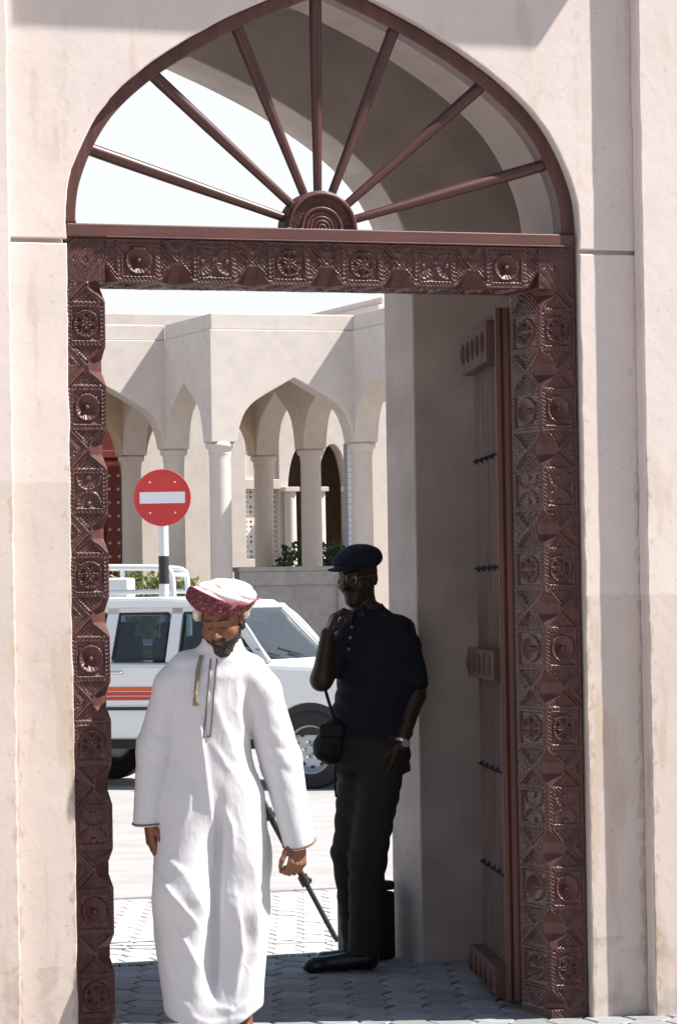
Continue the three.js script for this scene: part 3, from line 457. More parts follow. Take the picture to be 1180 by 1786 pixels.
  const band = surfaceNets((x, y, z) => Math.max(Math.min(crown(x, y, z) - 0.012, ell([0.055, 1.57, 0.025], [0.110, 0.075, 0.138])(x, y, z)) - 0.003 * noise(x * 30, y * 40, z * 30), y - upp(x), low(x) - y, -0.03 - z), [-0.1, 1.51, -0.05], [0.21, 1.67, 0.20], 0.0035);
  colour(band, (x, y, z) => { const a = Math.sin((x + y) * 420 + 3 * noise(x * 40, y * 40)), b = Math.sin((x * 0.6 - y) * 520), n = noise(x * 110, y * 110, z * 110); return a * b > 0.45 ? [0.09, 0.065, 0.08] : n > 0.42 ? [0.30, 0.17, 0.16] : n > 0.1 ? [0.22, 0.05, 0.055] : [0.115, 0.014, 0.022]; });
  mesh('patterned_band', band, std({ vertexColors: true, roughness: 0.9 }), T);
  const hem = surfaceNets((x, y, z) => Math.min(crown(x, y, z) - 0.015, 1e3) > 0.02 ? 1 : Math.max(crown(x, y, z) - 0.0145, Math.abs(y - upp(x)) - 0.0035, -0.03 - z), [-0.1, 1.53, -0.05], [0.21, 1.67, 0.20], 0.0035); mesh('band_edge', hem, std({ color: col(0.32, 0.07, 0.13), roughness: 0.9 }), T);
  const lap = [[-0.034, 1.540, 0.02, 0.018, 0.030, 0.05], [0.140, 1.545, 0.005, 0.018, 0.026, 0.055], [0.054, 1.548, -0.05, 0.095, 0.045, 0.08]].map(a => ell(a.slice(0, 3), a.slice(3))); mesh('turban_fringe', surfaceNets((x, y, z) => uni(lap, 0.02)(x, y, z) - 0.005 * noise(x * 60, y * 40, z * 60), [-0.09, 1.46, -0.15], [0.2, 1.6, 0.08], 0.004), T.material, T);
  mesh('turban_knot', surfaceNets((x, y, z) => uni([ell([0.035, 1.625, 0.055], [0.03, 0.012, 0.02]), ell([0.045, 1.635, 0.045], [0.016, 0.014, 0.016])], 0.01)(x, y, z) - 0.002 * noise(x * 80, y * 80, z * 80), [-0.01, 1.6, 0.02], [0.08, 1.66, 0.09], 0.003), std({ color: col(0.36, 0.17, 0.27), roughness: 0.9 }), T);
}

{ // the man in the dark shirt leaning at the corner of the rear arch
  const P = tag(group('person', [0.862, 0, -1.985], -YAW), 'man in flat cap, glasses and dark blue shirt leaning against the passage wall', 'person');
  const skin = [0.045, 0.022, 0.014], HM = headM(-0.022, 1.668, 0.06, 0.08, -0.58, 0.0), S = 0.98;
  const armL = chain([[-0.04, 1.46, 0.03], [-0.185, 1.24, 0.10], [-0.155, 1.435, 0.17]], [0.052, 0.045, 0.031]), armR = chain([[0.17, 1.45, 0], [0.215, 1.17, 0.02], [0.147, 0.955, 0.10]], [0.052, 0.043, 0.030]);
  const LF = [[0.075, 0.92, 0.03], [0.0, 0.48, 0.10], [-0.02, 0.09, 0.06]], LB = [[-0.02, 0.92, -0.03], [-0.085, 0.50, 0.0], [-0.05, 0.09, -0.10]];
  const body = uni([stack([[0.85, 0.03, 0.14, 0.1], [1.1, 0.035, 0.14, 0.1], [1.35, 0.065, 0.14, 0.1], [1.48, 0.05, 0.10, 0.075, 0.01], [1.56, 0.02, 0.055, 0.055, 0.03]]), ...armL, ...armR, ...chain(LF, [0.07, 0.055, 0.04]), ...chain(LB, [0.07, 0.055, 0.04]), cap([-0.02, 1.60, 0.05], [0.03, 1.48, 0.01], 0.055, 0.06)], 0.025);
  const h1 = uni(handPrims([-0.155, 1.43, 0.17], [0.36, 1, 0.02], [0.9, -0.3, -0.25], -1, [0.75, 0.85, 0.95, 1.0], 0.98), 0.006), h2 = uni(handPrims([0.148, 0.96, 0.10], [-0.28, -1, 0.1], [-0.75, 0, -0.6], -1, [0.25, 0.35, 0.5, 0.6], 1), 0.006);
  bodyMesh('body', [headGeo(HM, skin, [0.06, 0.025, 0.02], [0.015, 0.012, 0.01], S), limbs(body, [-0.28, 0.03, -0.2], [0.32, 1.64, 0.28], 0.011, skin), limbs(h1, [-0.22, 1.37, 0.03], [0.04, 1.6, 0.26], 0.003, skin), limbs(h2, [-0.02, 0.72, -0.02], [0.24, 1.0, 0.22], 0.003, skin)], P);
  const rg = (p) => Math.pow(Math.abs(Math.sin(p)), 0.8) - 0.6;
  const shirt = uni([stack([[0.985, 0.03, 0.168, 0.128], [1.08, 0.03, 0.172, 0.128], [1.25, 0.055, 0.172, 0.128], [1.38, 0.068, 0.165, 0.12], [1.47, 0.055, 0.13, 0.095], [1.525, 0.03, 0.08, 0.075, 0.015], [1.55, 0.02, 0.066, 0.066, 0.02]]), ...chain([[-0.02, 1.455, 0.02], [-0.135, 1.315, 0.075]], [0.07, 0.068]), ...chain([[0.145, 1.445, 0], [0.208, 1.23, 0.015]], [0.07, 0.064])], 0.035);
  const sfd = (x, y, z) => shirt(x, y, z) - 0.006 * rg((x * 0.7 + y) * Math.PI / 0.075 + 2 * noise(x * 6, y * 6, z * 6)) - 0.004 * noise(x * 15, y * 15, z * 15);
  const SH = mesh('shirt', surfaceNets(sfd, [-0.26, 0.96, -0.19], [0.33, 1.58, 0.2], 0.007), std({ color: col(0.006, 0.009, 0.022), roughness: 0.85 }), P);
  for (const [x, y] of [[-0.072, 1.462], [-0.078, 1.418], [-0.086, 1.37]]) mesh('button', new THREE.SphereGeometry(0.007, 10, 8).translate(x + 0.02, y, hitZ(sfd, x + 0.02, y) + 0.001), std({ color: col(0.28, 0.28, 0.27), roughness: 0.4 }), SH);
  const col2 = [cap([-0.045, 1.515, 0.07], [0.0, 1.548, 0.085], 0.012, 0.01), cap([0.0, 1.548, 0.085], [0.075, 1.55, 0.03], 0.012), cap([0.0, 1.545, 0.085], [0.015, 1.49, 0.115], 0.011, 0.006), cap([-0.045, 1.515, 0.07], [-0.05, 1.475, 0.105], 0.011, 0.006)]; mesh('collar', surfaceNets(uni(col2, 0.012), [-0.09, 1.45, 0], [0.11, 1.59, 0.14], 0.004), SH.material, SH);
  const tr = uni([stack([[0.84, 0.025, 0.16, 0.125], [1.0, 0.025, 0.158, 0.122], [1.06, 0.03, 0.15, 0.115]]), ...chain(LF, [0.103, 0.077, 0.072]), ...chain(LB, [0.09, 0.066, 0.062])], 0.03);
  const tfd = (x, y, z) => Math.max(tr(x, y, z) - 0.006 * rg((y + 0.8 * x) * Math.PI / 0.08 + 2 * noise(x * 6, y * 5, z * 6)) - 0.004 * noise(x * 15, y * 10, z * 15), 0.065 - y);
  mesh('trousers', surfaceNets(tfd, [-0.22, 0.05, -0.22], [0.22, 1.08, 0.24], 0.008), std({ color: col(0.024, 0.026, 0.022), roughness: 0.9 }), P);
  const shoe = (hx, tx, z, dz) => surfaceNets((x, y, zz) => Math.max(uni([cap([hx, 0.05, z], [tx + 0.05, 0.028, z + dz], 0.042, 0.036), ell([tx + 0.045, 0.025, z + dz], [0.055, 0.034, 0.043]), cap([hx - 0.005, 0.1, z], [hx, 0.05, z], 0.042)], 0.02)(x, y, zz), 0.004 - y), [Math.min(hx, tx) - 0.1, -0.01, z - 0.1], [Math.max(hx, tx) + 0.1, 0.16, z + 0.12], 0.005);
  const leather = std({ color: col(0.01, 0.01, 0.011), roughness: 0.35 }); mesh('shoe', shoe(-0.005, -0.275, 0.07, 0.03), leather, P); mesh('shoe', shoe(-0.02, -0.235, -0.095, 0.0), leather, P);
  // cap, moustache, glasses, watch
  const capS = uni([ell([0, 0.088, -0.02], [0.096, 0.060, 0.108]), ell([0, 0.078, 0.055], [0.082, 0.036, 0.066])], 0.03), brim = ell([0, 0.050, 0.118], [0.068, 0.011, 0.052]);
  const cg = surfaceNets((x, y, z) => Math.max(smin(capS(x, y, z) - 0.003 * noise(x * 20, y * 20, z * 20), brim(x, y, z), 0.012), Math.max(0.042 - y, z < 0.06 ? -1 : 0.036 - y)), [-0.12, 0.02, -0.15], [0.12, 0.17, 0.19], 0.004); cg.applyMatrix4(HM); cg.computeVertexNormals(); mesh('flat_cap', cg, std({ color: col(0.010, 0.013, 0.028), roughness: 0.9 }), P);
  const mg = surfaceNets((x, y, z) => Math.max(HEAD(x, y, z) - 0.006, Math.hypot(x / 0.032, (y + 0.040 + 0.25 * Math.abs(x)) / 0.008) * 0.008 - 0.008, 0.05 - z), [-0.05, -0.07, 0.03], [0.05, -0.015, 0.13], 0.003); mg.applyMatrix4(HM); mesh('moustache', mg, std({ color: col(0.02, 0.018, 0.016), roughness: 0.9 }), P);
  const gl = [-1, 1].map(s => new THREE.TorusGeometry(0.024, 0.0011, 8, 28).rotateY(s * 0.14).translate(s * 0.034, 0.006, 0.104)); gl.push(bar(V(-0.011, 0.014, 0.107), V(0.011, 0.014, 0.107), 0.0018), bar(V(-0.059, 0.012, 0.100), V(-0.083, 0.014, 0.0), 0.0018), bar(V(0.059, 0.012, 0.100), V(0.083, 0.014, 0.0), 0.0018)); const gg = merge(gl); gg.applyMatrix4(HM);
  const G = mesh('glasses', gg, std({ color: col(0.5, 0.46, 0.38), metalness: 1, roughness: 0.2 }), P);
  for (const s of [-1, 1]) { const l = new THREE.CircleGeometry(0.0245, 24).rotateY(s * 0.14).translate(s * 0.034, 0.006, 0.1045); l.applyMatrix4(HM); mesh('lens', l, new THREE.MeshPhysicalMaterial({ transmission: 1, thickness: 0, roughness: 0.02, ior: 1.5, color: col(0.9, 0.9, 0.9) }), G); }
  const wd = V(-0.30, -1, 0.37).normalize(), Q = new THREE.Quaternion().setFromUnitVectors(V(0, 0, 1), wd); const wg = new THREE.TorusGeometry(0.034, 0.006, 8, 36).scale(1, 1, 1.7); wg.applyQuaternion(Q); wg.translate(0.151, 0.972, 0.092); const WT = mesh('wristwatch', wg, std({ color: col(0.75, 0.75, 0.74), metalness: 1, roughness: 0.22 }), P);
  mesh('watch_dial', new THREE.CylinderGeometry(0.016, 0.017, 0.008, 24).rotateX(Math.PI / 2).rotateY(0.55).translate(0.168, 0.965, 0.127), std({ color: col(0.8, 0.8, 0.78), metalness: 0.6, roughness: 0.25 }), WT);
  P.updateMatrixWorld(true);
  const W = (x, y, z) => V(x, y, z).applyMatrix4(P.matrixWorld);
  const cgm = mesh('cigarette', bar(W(0.088, 0.815, 0.122), W(0.073, 0.76, 0.14), 0.0042), std({ color: col(0.75, 0.73, 0.7), roughness: 0.9 })); tag(cgm, 'white cigarette between the lowered fingers of the man in the cap', 'cigarette');
  const o = W(-0.15, 0.96, 0.05); const B = tag(group('shoulder_bag', [o.x, o.y, o.z], -YAW), 'black shoulder bag hanging at the hip of the man in the cap', 'bag'); const blk = std({ color: col(0.008, 0.008, 0.009), roughness: 0.7 });
  mesh('pouch', surfaceNets((x, y, z) => uni([ell([0, 0, 0], [0.06, 0.085, 0.06]), ell([-0.035, -0.01, 0.02], [0.042, 0.05, 0.045]), ell([0.02, 0.06, 0], [0.055, 0.06, 0.05])], 0.03)(x, y, z) - 0.004 * noise(x * 30, y * 30, z * 30), [-0.12, -0.14, -0.1], [0.12, 0.16, 0.11], 0.006), blk, B);
  mesh('flap', box(-0.05, 0.06, 0.03, 0.095, -0.02, 0.066, 0.02), blk, B); mesh('strap', tube([[0.02, 0.1, 0.03], [-0.03, 0.3, 0.08], [0.02, 0.45, 0.08]].map(p => p), 0.008, 30, 6), blk, B); mesh('loose_strap', tube([[0.02, -0.07, 0.03], [0.015, -0.15, 0.035], [0.02, -0.22, 0.03]], 0.006, 20, 6), blk, B);
}
// ------------------------------------------------------------------ things around them
{
  const C = tag(group('equipment_case', [1.03, 0, -2.36], 0.1), 'black equipment case standing on the floor behind the man in the cap', 'case'), blk = std({ color: col(0.01, 0.01, 0.012), roughness: 0.5 });
  mesh('shell', box(-0.14, 0.062, 0.005, 0.30, -0.09, 0.09, 0.015), blk, C); mesh('lid', box(-0.14, 0.062, 0.304, 0.345, -0.09, 0.09, 0.012), blk, C); mesh('handle', tube([[-0.10, 0.345, 0], [-0.09, 0.38, 0], [0.0, 0.38, 0], [0.01, 0.345, 0]], 0.008, 30, 8), blk, C);
}
{
  const T = tag(group('tripod', [1.20, -0.18, -4.98]), 'black camera tripod standing on the sunlit pavers', 'tripod'), blk = std({ color: col(0.008, 0.008, 0.009), roughness: 0.7 });
  const ap = V(0, 1.14, 0); const feet = [V(0.56, 0, 0.18), V(-0.06, 0, -0.36), V(-0.10, 0, 0.34)];
  feet.forEach(f => {
    const at = t => ap.clone().lerp(f, t); const leg = mesh('leg', merge([bar(at(0.02), at(0.42), 0.019), bar(at(0.40), at(0.74), 0.017), bar(at(0.70), at(0.985), 0.0135)]), blk, T);
    for (const t of [0.42, 0.72]) { mesh('leg_clamp', merge([bar(at(t - 0.022), at(t + 0.022), 0.027), new THREE.SphereGeometry(0.014, 8, 6).translate(at(t).x + 0.024, at(t).y, at(t).z + 0.01)]), blk, leg); }
    mesh('rubber_foot', new THREE.SphereGeometry(0.017, 10, 8).translate(f.x, 0.015, f.z), blk, leg);
  });
  mesh('centre_column', bar(V(0, 0.78, 0), V(0, 1.2, 0), 0.014), blk, T); mesh('collar', bar(V(0, 1.09, 0), V(0, 1.17, 0), 0.045, 0.038), blk, T); mesh('head', merge([box(-0.035, 0.035, 1.2, 1.25, -0.035, 0.035, 0.01), bar(V(0, 1.23, 0.03), V(-0.05, 1.16, 0.2), 0.008)]), blk, T);
}
// ------------------------------------------------------------------ vehicles
const paintWhite = new THREE.MeshPhysicalMaterial({ color: col(0.74, 0.76, 0.77), roughness: 0.35, clearcoat: 0.6, clearcoatRoughness: 0.08 });
const rubber = std({ color: col(0.022, 0.022, 0.024), roughness: 0.85 }), chrome = std({ color: col(0.7, 0.7, 0.7), metalness: 1, roughness: 0.18 }), steelRim = std({ color: col(0.42, 0.45, 0.48), metalness: 0.6, roughness: 0.4 }), blackTrim = std({ color: col(0.015, 0.015, 0.016), roughness: 0.6 });
const carGlass = new THREE.MeshPhysicalMaterial({ color: col(0.55, 0.62, 0.66), transmission: 1, thickness: 0, roughness: 0.03, ior: 1.5, side: THREE.DoubleSide });
const cabin = std({ color: col(0.06, 0.065, 0.075), roughness: 0.9 });
function wheel(parent, x, z, r, side) {
  const w = new THREE.Group(); w.name = 'wheel'; w.position.set(x, r, z); parent.add(w);
  const prof = [[0.62, -0.11], [0.93, -0.11], [0.99, -0.085], [1.0, -0.05], [1.0, 0.05], [0.99, 0.085], [0.93, 0.11], [0.62, 0.11]].map(p => new THREE.Vector2(p[0] * r, p[1])); mesh('tyre', new THREE.LatheGeometry(prof, 44).rotateX(Math.PI / 2), rubber, w);
  const rp = [[0.0, 0.045], [0.17, 0.045], [0.2, 0.02], [0.3, 0.045], [0.42, 0.02], [0.5, 0.055], [0.585, 0.085], [0.635, 0.105], [0.635, 0.07]].map(p => new THREE.Vector2(p[0] * r, p[1] * side)); const rim = mesh('rim', new THREE.LatheGeometry(rp, 40).rotateX(Math.PI / 2), steelRim, w);
  for (let k = 0; k < 6; k++) { const a = k * Math.PI / 3; mesh('wheel_nut', new THREE.CylinderGeometry(0.014, 0.014, 0.03, 8).rotateX(Math.PI / 2).translate(Math.cos(a) * 0.22 * r, Math.sin(a) * 0.22 * r, side * 0.052), chrome, rim); }
  for (let k = 0; k < 10; k++) { const a = (k + 0.5) * Math.PI / 5; mesh('rim_slot', new THREE.CylinderGeometry(0.022, 0.022, 0.012, 10).rotateX(Math.PI / 2).translate(Math.cos(a) * 0.46 * r, Math.sin(a) * 0.46 * r, side * 0.04), blackTrim, rim); }
  mesh('hub_cap', new THREE.CylinderGeometry(0.035, 0.05, 0.06, 20).rotateX(side * Math.PI / 2).translate(0, 0, side * 0.06), steelRim, w); return w;
}
function quadPane(a, b, c, d, t = 0.006) { const n = V(...b).sub(V(...a)).cross(V(...d).sub(V(...a))).normalize().multiplyScalar(t); const P = [a, b, c, d].map(p => V(...p)), Q = P.map(p => p.clone().sub(n)); const pos = [], T = (x, y, z) => pos.push(x.x, x.y, x.z, y.x, y.y, y.z, z.x, z.y, z.z); T(P[0], P[1], P[2]); T(P[0], P[2], P[3]); T(Q[0], Q[2], Q[1]); T(Q[0], Q[3], Q[2]); for (let i = 0; i < 4; i++) { const j = (i + 1) % 4; T(P[i], Q[i], Q[j]); T(P[i], Q[j], P[j]); } const g = new THREE.BufferGeometry(); g.setAttribute('position', new THREE.Float32BufferAttribute(pos, 3)); g.computeVertexNormals(); return boxUV(g); }
const sideProfile = (pts, wx, r, y0) => { // outline with round wheel arches cut from the lower edge
  const s = new THREE.Shape(); s.moveTo(...pts[0]); for (const p of pts.slice(1)) s.lineTo(...p); for (const x of wx) { s.lineTo(x + r, y0); s.absarc(x, 0.37, Math.hypot(r, y0 - 0.37), Math.atan2(y0 - 0.37, r), Math.PI - Math.atan2(y0 - 0.37, r), false); } s.closePath(); return s;
};
{ // station wagon, right side and windscreen towards the gate
  const A = -0.735, K = tag(group('station_wagon', [0, -0.188, 0], A), 'white station wagon with red and orange side stripes parked on the road', 'car');
  { const f = V(1.37, 0, 0.74).applyAxisAngle(V(0, 1, 0), A); K.position.x = 6.51 - f.x; K.position.z = -18.19 - f.z; }
  const hw = 0.85, sh = sideProfile([[-2.28, 0.46], [-2.32, 0.8], [-2.28, 1.20], [0.90, 1.165], [1.6, 1.13], [2.12, 1.06], [2.2, 0.95], [2.22, 0.46]], [1.37, -1.37], 0.41, 0.46);
  mesh('body', extr(sh, 2 * hw, -hw, 0.05), paintWhite, K);
  mesh('underbody', box(-2.1, 2.0, 0.36, 0.5, -0.6, 0.6), blackTrim, K); mesh('wheel_well', box(-1.9, -0.85, 0.5, 0.92, -0.7, 0.82), blackTrim, K); mesh('wheel_well', box(0.86, 1.88, 0.5, 0.92, -0.7, 0.82), blackTrim, K);
  for (const x of [1.37, -1.37]) for (const s of [-1, 1]) wheel(K, x, s * 0.74, 0.365, s);
  // greenhouse: roof, pillars and glass
  const yb = 1.185, yt = 1.70, zb = 0.80, zt = 0.66, zOf = y => lerp(zb, zt, (y - yb) / (yt - yb)), xA = y => lerp(0.93, 0.48, (y - yb) / (yt - yb)), xD = y => lerp(-2.2, -2.05, (y - yb) / (yt - yb));
  const rs = poly([[-2.12, 1.70], [0.50, 1.69], [0.40, 1.755], [-0.2, 1.80], [-1.2, 1.80], [-2.0, 1.775]]); mesh('roof', extr(rs, 1.40, -0.70, 0.035), paintWhite, K);
  for (const s of [-1, 1]) {
    mesh('roof_gutter', tube([[-2.1, 1.70, s * 0.69], [-0.8, 1.715, s * 0.69], [0.48, 1.695, s * 0.68], [0.95, 1.2, s * 0.81]], 0.013, 60, 6), paintWhite, K);
    const P = (x, y, o = 0) => [x, y, s * (zOf(y) + o)];
    const pil = (x0, x1, t0 = x0, t1 = x1) => mesh('pillar', s > 0 ? quadPane(P(x0, yb), P(x1, yb), P(t1, yt), P(t0, yt), 0.05) : quadPane(P(x1, yb), P(x0, yb), P(t0, yt), P(t1, yt), 0.05), paintWhite, K);
    pil(0.86, 0.95, 0.42, 0.50); pil(-0.10, 0.02, -0.08, 0.03); pil(-0.80, -0.66, -0.74, -0.62); pil(-2.2, -2.0, -2.05, -1.88);
    const win = (x0, x1, t0, t1, n) => { const y0 = yb + 0.03, y1 = yt - 0.055; const w = mesh('side_window', s > 0 ? quadPane(P(x0, y0, -0.014), P(x1, y0, -0.014), P(t1, y1, -0.014), P(t0, y1, -0.014)) : quadPane(P(x1, y0, -0.014), P(x0, y0, -0.014), P(t0, y1, -0.014), P(t1, y1, -0.014)), carGlass, K); mesh('window_seal', merge([bar(V(...P(x0, y0)), V(...P(x1, y0)), 0.012), bar(V(...P(x1, y0)), V(...P(t1, y1)), 0.010), bar(V(...P(t1, y1)), V(...P(t0, y1)), 0.010), bar(V(...P(t0, y1)), V(...P(x0, y0)), 0.010)]), blackTrim, w); };
    win(0.04, 0.82, 0.05, 0.44); win(-0.655, -0.125, -0.62, -0.11); win(-1.98, -0.82, -1.87, -0.76);
    mesh('window_header', s > 0 ? quadPane(P(-2.05, yt - 0.06), P(0.52, yt - 0.06), P(0.48, yt), P(-2.03, yt), 0.04) : quadPane(P(0.52, yt - 0.06), P(-2.05, yt - 0.06), P(-2.03, yt), P(0.48, yt), 0.04), paintWhite, K);
    const Z = s * (hw + 0.0015); const strip = (n, x0, x1, y0, y1, m, d = 0.004) => mesh(n, box(x0, x1, y0, y1, Math.min(Z, Z + s * d), Math.max(Z, Z + s * d)), m, K);
    const orange = std({ color: col(0.62, 0.11, 0.02), roughness: 0.4 }), red = std({ color: col(0.50, 0.045, 0.025), roughness: 0.4 }); strip('stripe', -2.2, 0.86, 0.915, 0.955, orange); strip('stripe', -2.2, 0.86, 0.872, 0.907, red); strip('stripe', -2.2, 0.86, 0.829, 0.864, red);
    strip('rub_strip', -2.2, 0.86, 0.735, 0.765, blackTrim, 0.018);
    for (const [x, y0, y1] of [[-0.055, 0.5, 1.17], [-0.85, 0.93, 1.17], [0.83, 0.5, 1.15]]) strip('door_gap', x - 0.006, x + 0.006, y0, y1, blackTrim, 0.001);
    for (const x of [-0.62, 0.12]) { mesh('door_handle', box(x - 0.06, x + 0.1, 1.075, 1.10, Math.min(Z, Z + s * 0.03), Math.max(Z, Z + s * 0.03), 0.01), chrome, K); }
    mesh('wing_mirror', box(0.72, 0.80, 1.2, 1.32, s > 0 ? 0.86 : -1.04, s > 0 ? 1.04 : -0.86, 0.025), blackTrim, K);
    mesh('headlight', new THREE.CylinderGeometry(0.09, 0.09, 0.04, 24).rotateZ(Math.PI / 2).translate(2.205, 0.85, s * 0.6), std({ color: col(0.8, 0.82, 0.85), roughness: 0.1, metalness: 0.3 }), K);
    mesh('indicator_lamp', box(2.17, 2.235, 0.66, 0.72, s > 0 ? 0.5 : -0.72, s > 0 ? 0.72 : -0.5, 0.01), std({ color: col(0.7, 0.2, 0.02), roughness: 0.2 }), K);
  }
  mesh('windscreen', quadPane([0.945, yb, zb - 0.03], [0.945, yb, -zb + 0.03], [0.495, yt - 0.01, -zt + 0.03], [0.495, yt - 0.01, zt - 0.03]), carGlass, K);
  mesh('windscreen_surround', merge([bar(V(0.955, yb - 0.005, zb), V(0.955, yb - 0.005, -zb), 0.018), bar(V(0.955, yb, zb), V(0.50, yt, zt), 0.026), bar(V(0.955, yb, -zb), V(0.50, yt, -zt), 0.026), bar(V(0.5, yt, zt), V(0.5, yt, -zt), 0.024)]), paintWhite, K);
  for (const z of [0.35, -0.2]) mesh('wiper', merge([bar(V(0.955, 1.20, z), V(0.90, 1.25, z + 0.36), 0.007), bar(V(0.91, 1.23, z + 0.08), V(0.85, 1.30, z + 0.5), 0.006)]), blackTrim, K);
  mesh('rear_screen', quadPane([-2.215, yb, -zb + 0.1], [-2.215, yb, zb - 0.1], [-2.06, yt - 0.04, zt - 0.06], [-2.06, yt - 0.04, -zt + 0.06]), carGlass, K);
  mesh('dashboard', box(0.55, 0.90, 1.05, 1.19, -0.72, 0.72, 0.04), cabin, K); mesh('sun_visor', box(0.36, 0.40, 1.55, 1.66, -0.5, 0.45, 0.01), std({ color: col(0.55, 0.5, 0.42), roughness: 0.9 }), K);
  for (const x of [-0.25, -1.05]) for (const z of [-0.38, 0.38]) { mesh('seat', merge([box(x - 0.08, x + 0.08, 1.0, 1.42, z - 0.24, z + 0.24, 0.05), box(x - 0.05, x + 0.05, 1.40, 1.56, z - 0.12, z + 0.12, 0.04)]), cabin, K); }
  mesh('steering_wheel', new THREE.TorusGeometry(0.18, 0.016, 8, 30).rotateY(Math.PI / 2).rotateZ(0.4).translate(0.42, 1.2, -0.38), blackTrim, K);
  mesh('bumper', box(2.2, 2.36, 0.44, 0.6, -0.86, 0.86, 0.03), chrome, K); mesh('bumper', box(-2.46, -2.3, 0.46, 0.6, -0.86, 0.86, 0.03), chrome, K);
  mesh('grille', box(2.2, 2.232, 0.74, 0.96, -0.45, 0.45, 0.01), blackTrim, K); mesh('bonnet_gap', box(0.96, 2.05, 1.128, 1.131, 0.70, 0.712), blackTrim, K); mesh('tail_lamp', box(-2.345, -2.3, 0.85, 1.1, 0.66, 0.8, 0.01), std({ color: col(0.45, 0.02, 0.02), roughness: 0.2 }), K); mesh('tail_lamp', box(-2.345, -2.3, 0.85, 1.1, -0.8, -0.66, 0.01), std({ color: col(0.45, 0.02, 0.02), roughness: 0.2 }), K);
}
{ // pickup whose load rack shows above the wagon; its cab points away to the left
  const K = tag(group('pickup_truck', [5.21, -0.188, -25.55], Math.PI - 0.42), 'white pickup truck with a white tubular rack over its load bed', 'truck');
  const sh = sideProfile([[-2.35, 0.5], [-2.35, 1.0], [0.0, 1.0], [0.0, 1.1], [1.3, 1.08], [2.2, 0.95], [2.25, 0.5]], [1.45, -1.35], 0.42, 0.5); mesh('body', extr(sh, 1.6, -0.8, 0.04), paintWhite, K);
  mesh('cab', extr(poly([[0.02, 1.08], [1.35, 1.08], [0.95, 1.62], [0.75, 1.66], [0.1, 1.66], [0.04, 1.6]]), 1.4, -0.7, 0.05), paintWhite, K);
  for (const s of [-1, 1]) { const z = s * 0.702; mesh('side_window', box(0.2, 0.85, 1.16, 1.55, Math.min(z, z + s * 0.005), Math.max(z, z + s * 0.005)), carGlass, K); for (const x of [1.45, -1.35]) wheel(K, x, s * 0.68, 0.345, s); }
  mesh('windscreen', quadPane([1.36, 1.11, 0.6], [1.36, 1.11, -0.6], [1.0, 1.6, -0.55], [1.0, 1.6, 0.55]), carGlass, K);
  const tubeW = paintWhite; for (const s of [-1, 1]) {
    const z = s * 0.74; mesh('rack_rail', tube([[-2.3, 1.0, z], [-2.3, 1.55, z], [-2.28, 2.02, z], [-2.16, 2.12, z], [-1.2, 2.14, z], [-0.1, 2.14, z]], 0.032, 90, 10), tubeW, K);
    mesh('rack_rail', bar(V(-2.29, 1.86, z), V(-0.1, 1.86, z), 0.026), tubeW, K); mesh('rack_rail', bar(V(-2.29, 1.62, z), V(-0.1, 1.62, z), 0.024), tubeW, K); mesh('rack_rail', bar(V(-2.29, 1.3, z), V(-0.1, 1.3, z), 0.024), tubeW, K);
    for (const x of [-1.55, -0.8, -0.1]) mesh('rack_post', bar(V(x, 1.0, z), V(x, 2.14, z), 0.026), tubeW, K);
  }
  for (const [x, y] of [[-2.27, 2.04], [-0.1, 2.14], [-0.1, 1.86]]) mesh('rack_crossbar', bar(V(x, y, -0.74), V(x, y, 0.74), 0.028), tubeW, K);
  mesh('load_box', box(-1.75, -1.5, 1.75, 2.02, -0.3, 0.3, 0.03), paintWhite, K); mesh('bumper', box(2.2, 2.35, 0.45, 0.6, -0.8, 0.8, 0.03), chrome, K);
}
// ------------------------------------------------------------------ no-entry sign
{
  const S = tag(group('no_entry_sign', [6.753, -0.188, -23.5], -YAW), 'round red no entry sign with a white bar on a banded pole', 'road sign'), c = 2.867;
  const pw = std({ color: col(0.72, 0.74, 0.78), roughness: 0.5 }); const p = mesh('pole', bar(V(0, 0, -0.08), V(0, 2.95, -0.08), 0.055, 0.055, 20), pw, S);
  for (const y of [0.35, 0.95, 1.94]) mesh('black_band', bar(V(0, y, -0.08), V(0, y + 0.3, -0.08), 0.0565, 0.0565, 20), std({ color: col(0.02, 0.022, 0.025), roughness: 0.6 }), p);
  mesh('disc', new THREE.CylinderGeometry(0.304, 0.304, 0.008, 64).rotateX(Math.PI / 2).translate(0, c, 0), std({ map: mottled([0.60, 0.035, 0.035], 0.06, 5, 128), roughness: 0.45 }), S); mesh('rim', new THREE.TorusGeometry(0.302, 0.005, 8, 64).translate(0, c, 0), std({ color: col(0.55, 0.05, 0.05), roughness: 0.5 }), S);
  mesh('white_bar', box(-0.243, 0.243, c - 0.061, c + 0.061, 0.0065, 0.0085), std({ color: col(0.75, 0.77, 0.82), roughness: 0.45 }), S);
  for (const x of [-0.135, 0.135]) for (const y of [-0.165, 0.165]) mesh('rivet', new THREE.SphereGeometry(0.012, 10, 8).scale(1, 1, 0.5).translate(x, c + y, 0.005), std({ color: col(0.6, 0.45, 0.42), roughness: 0.3, metalness: 0.5 }), S);
}
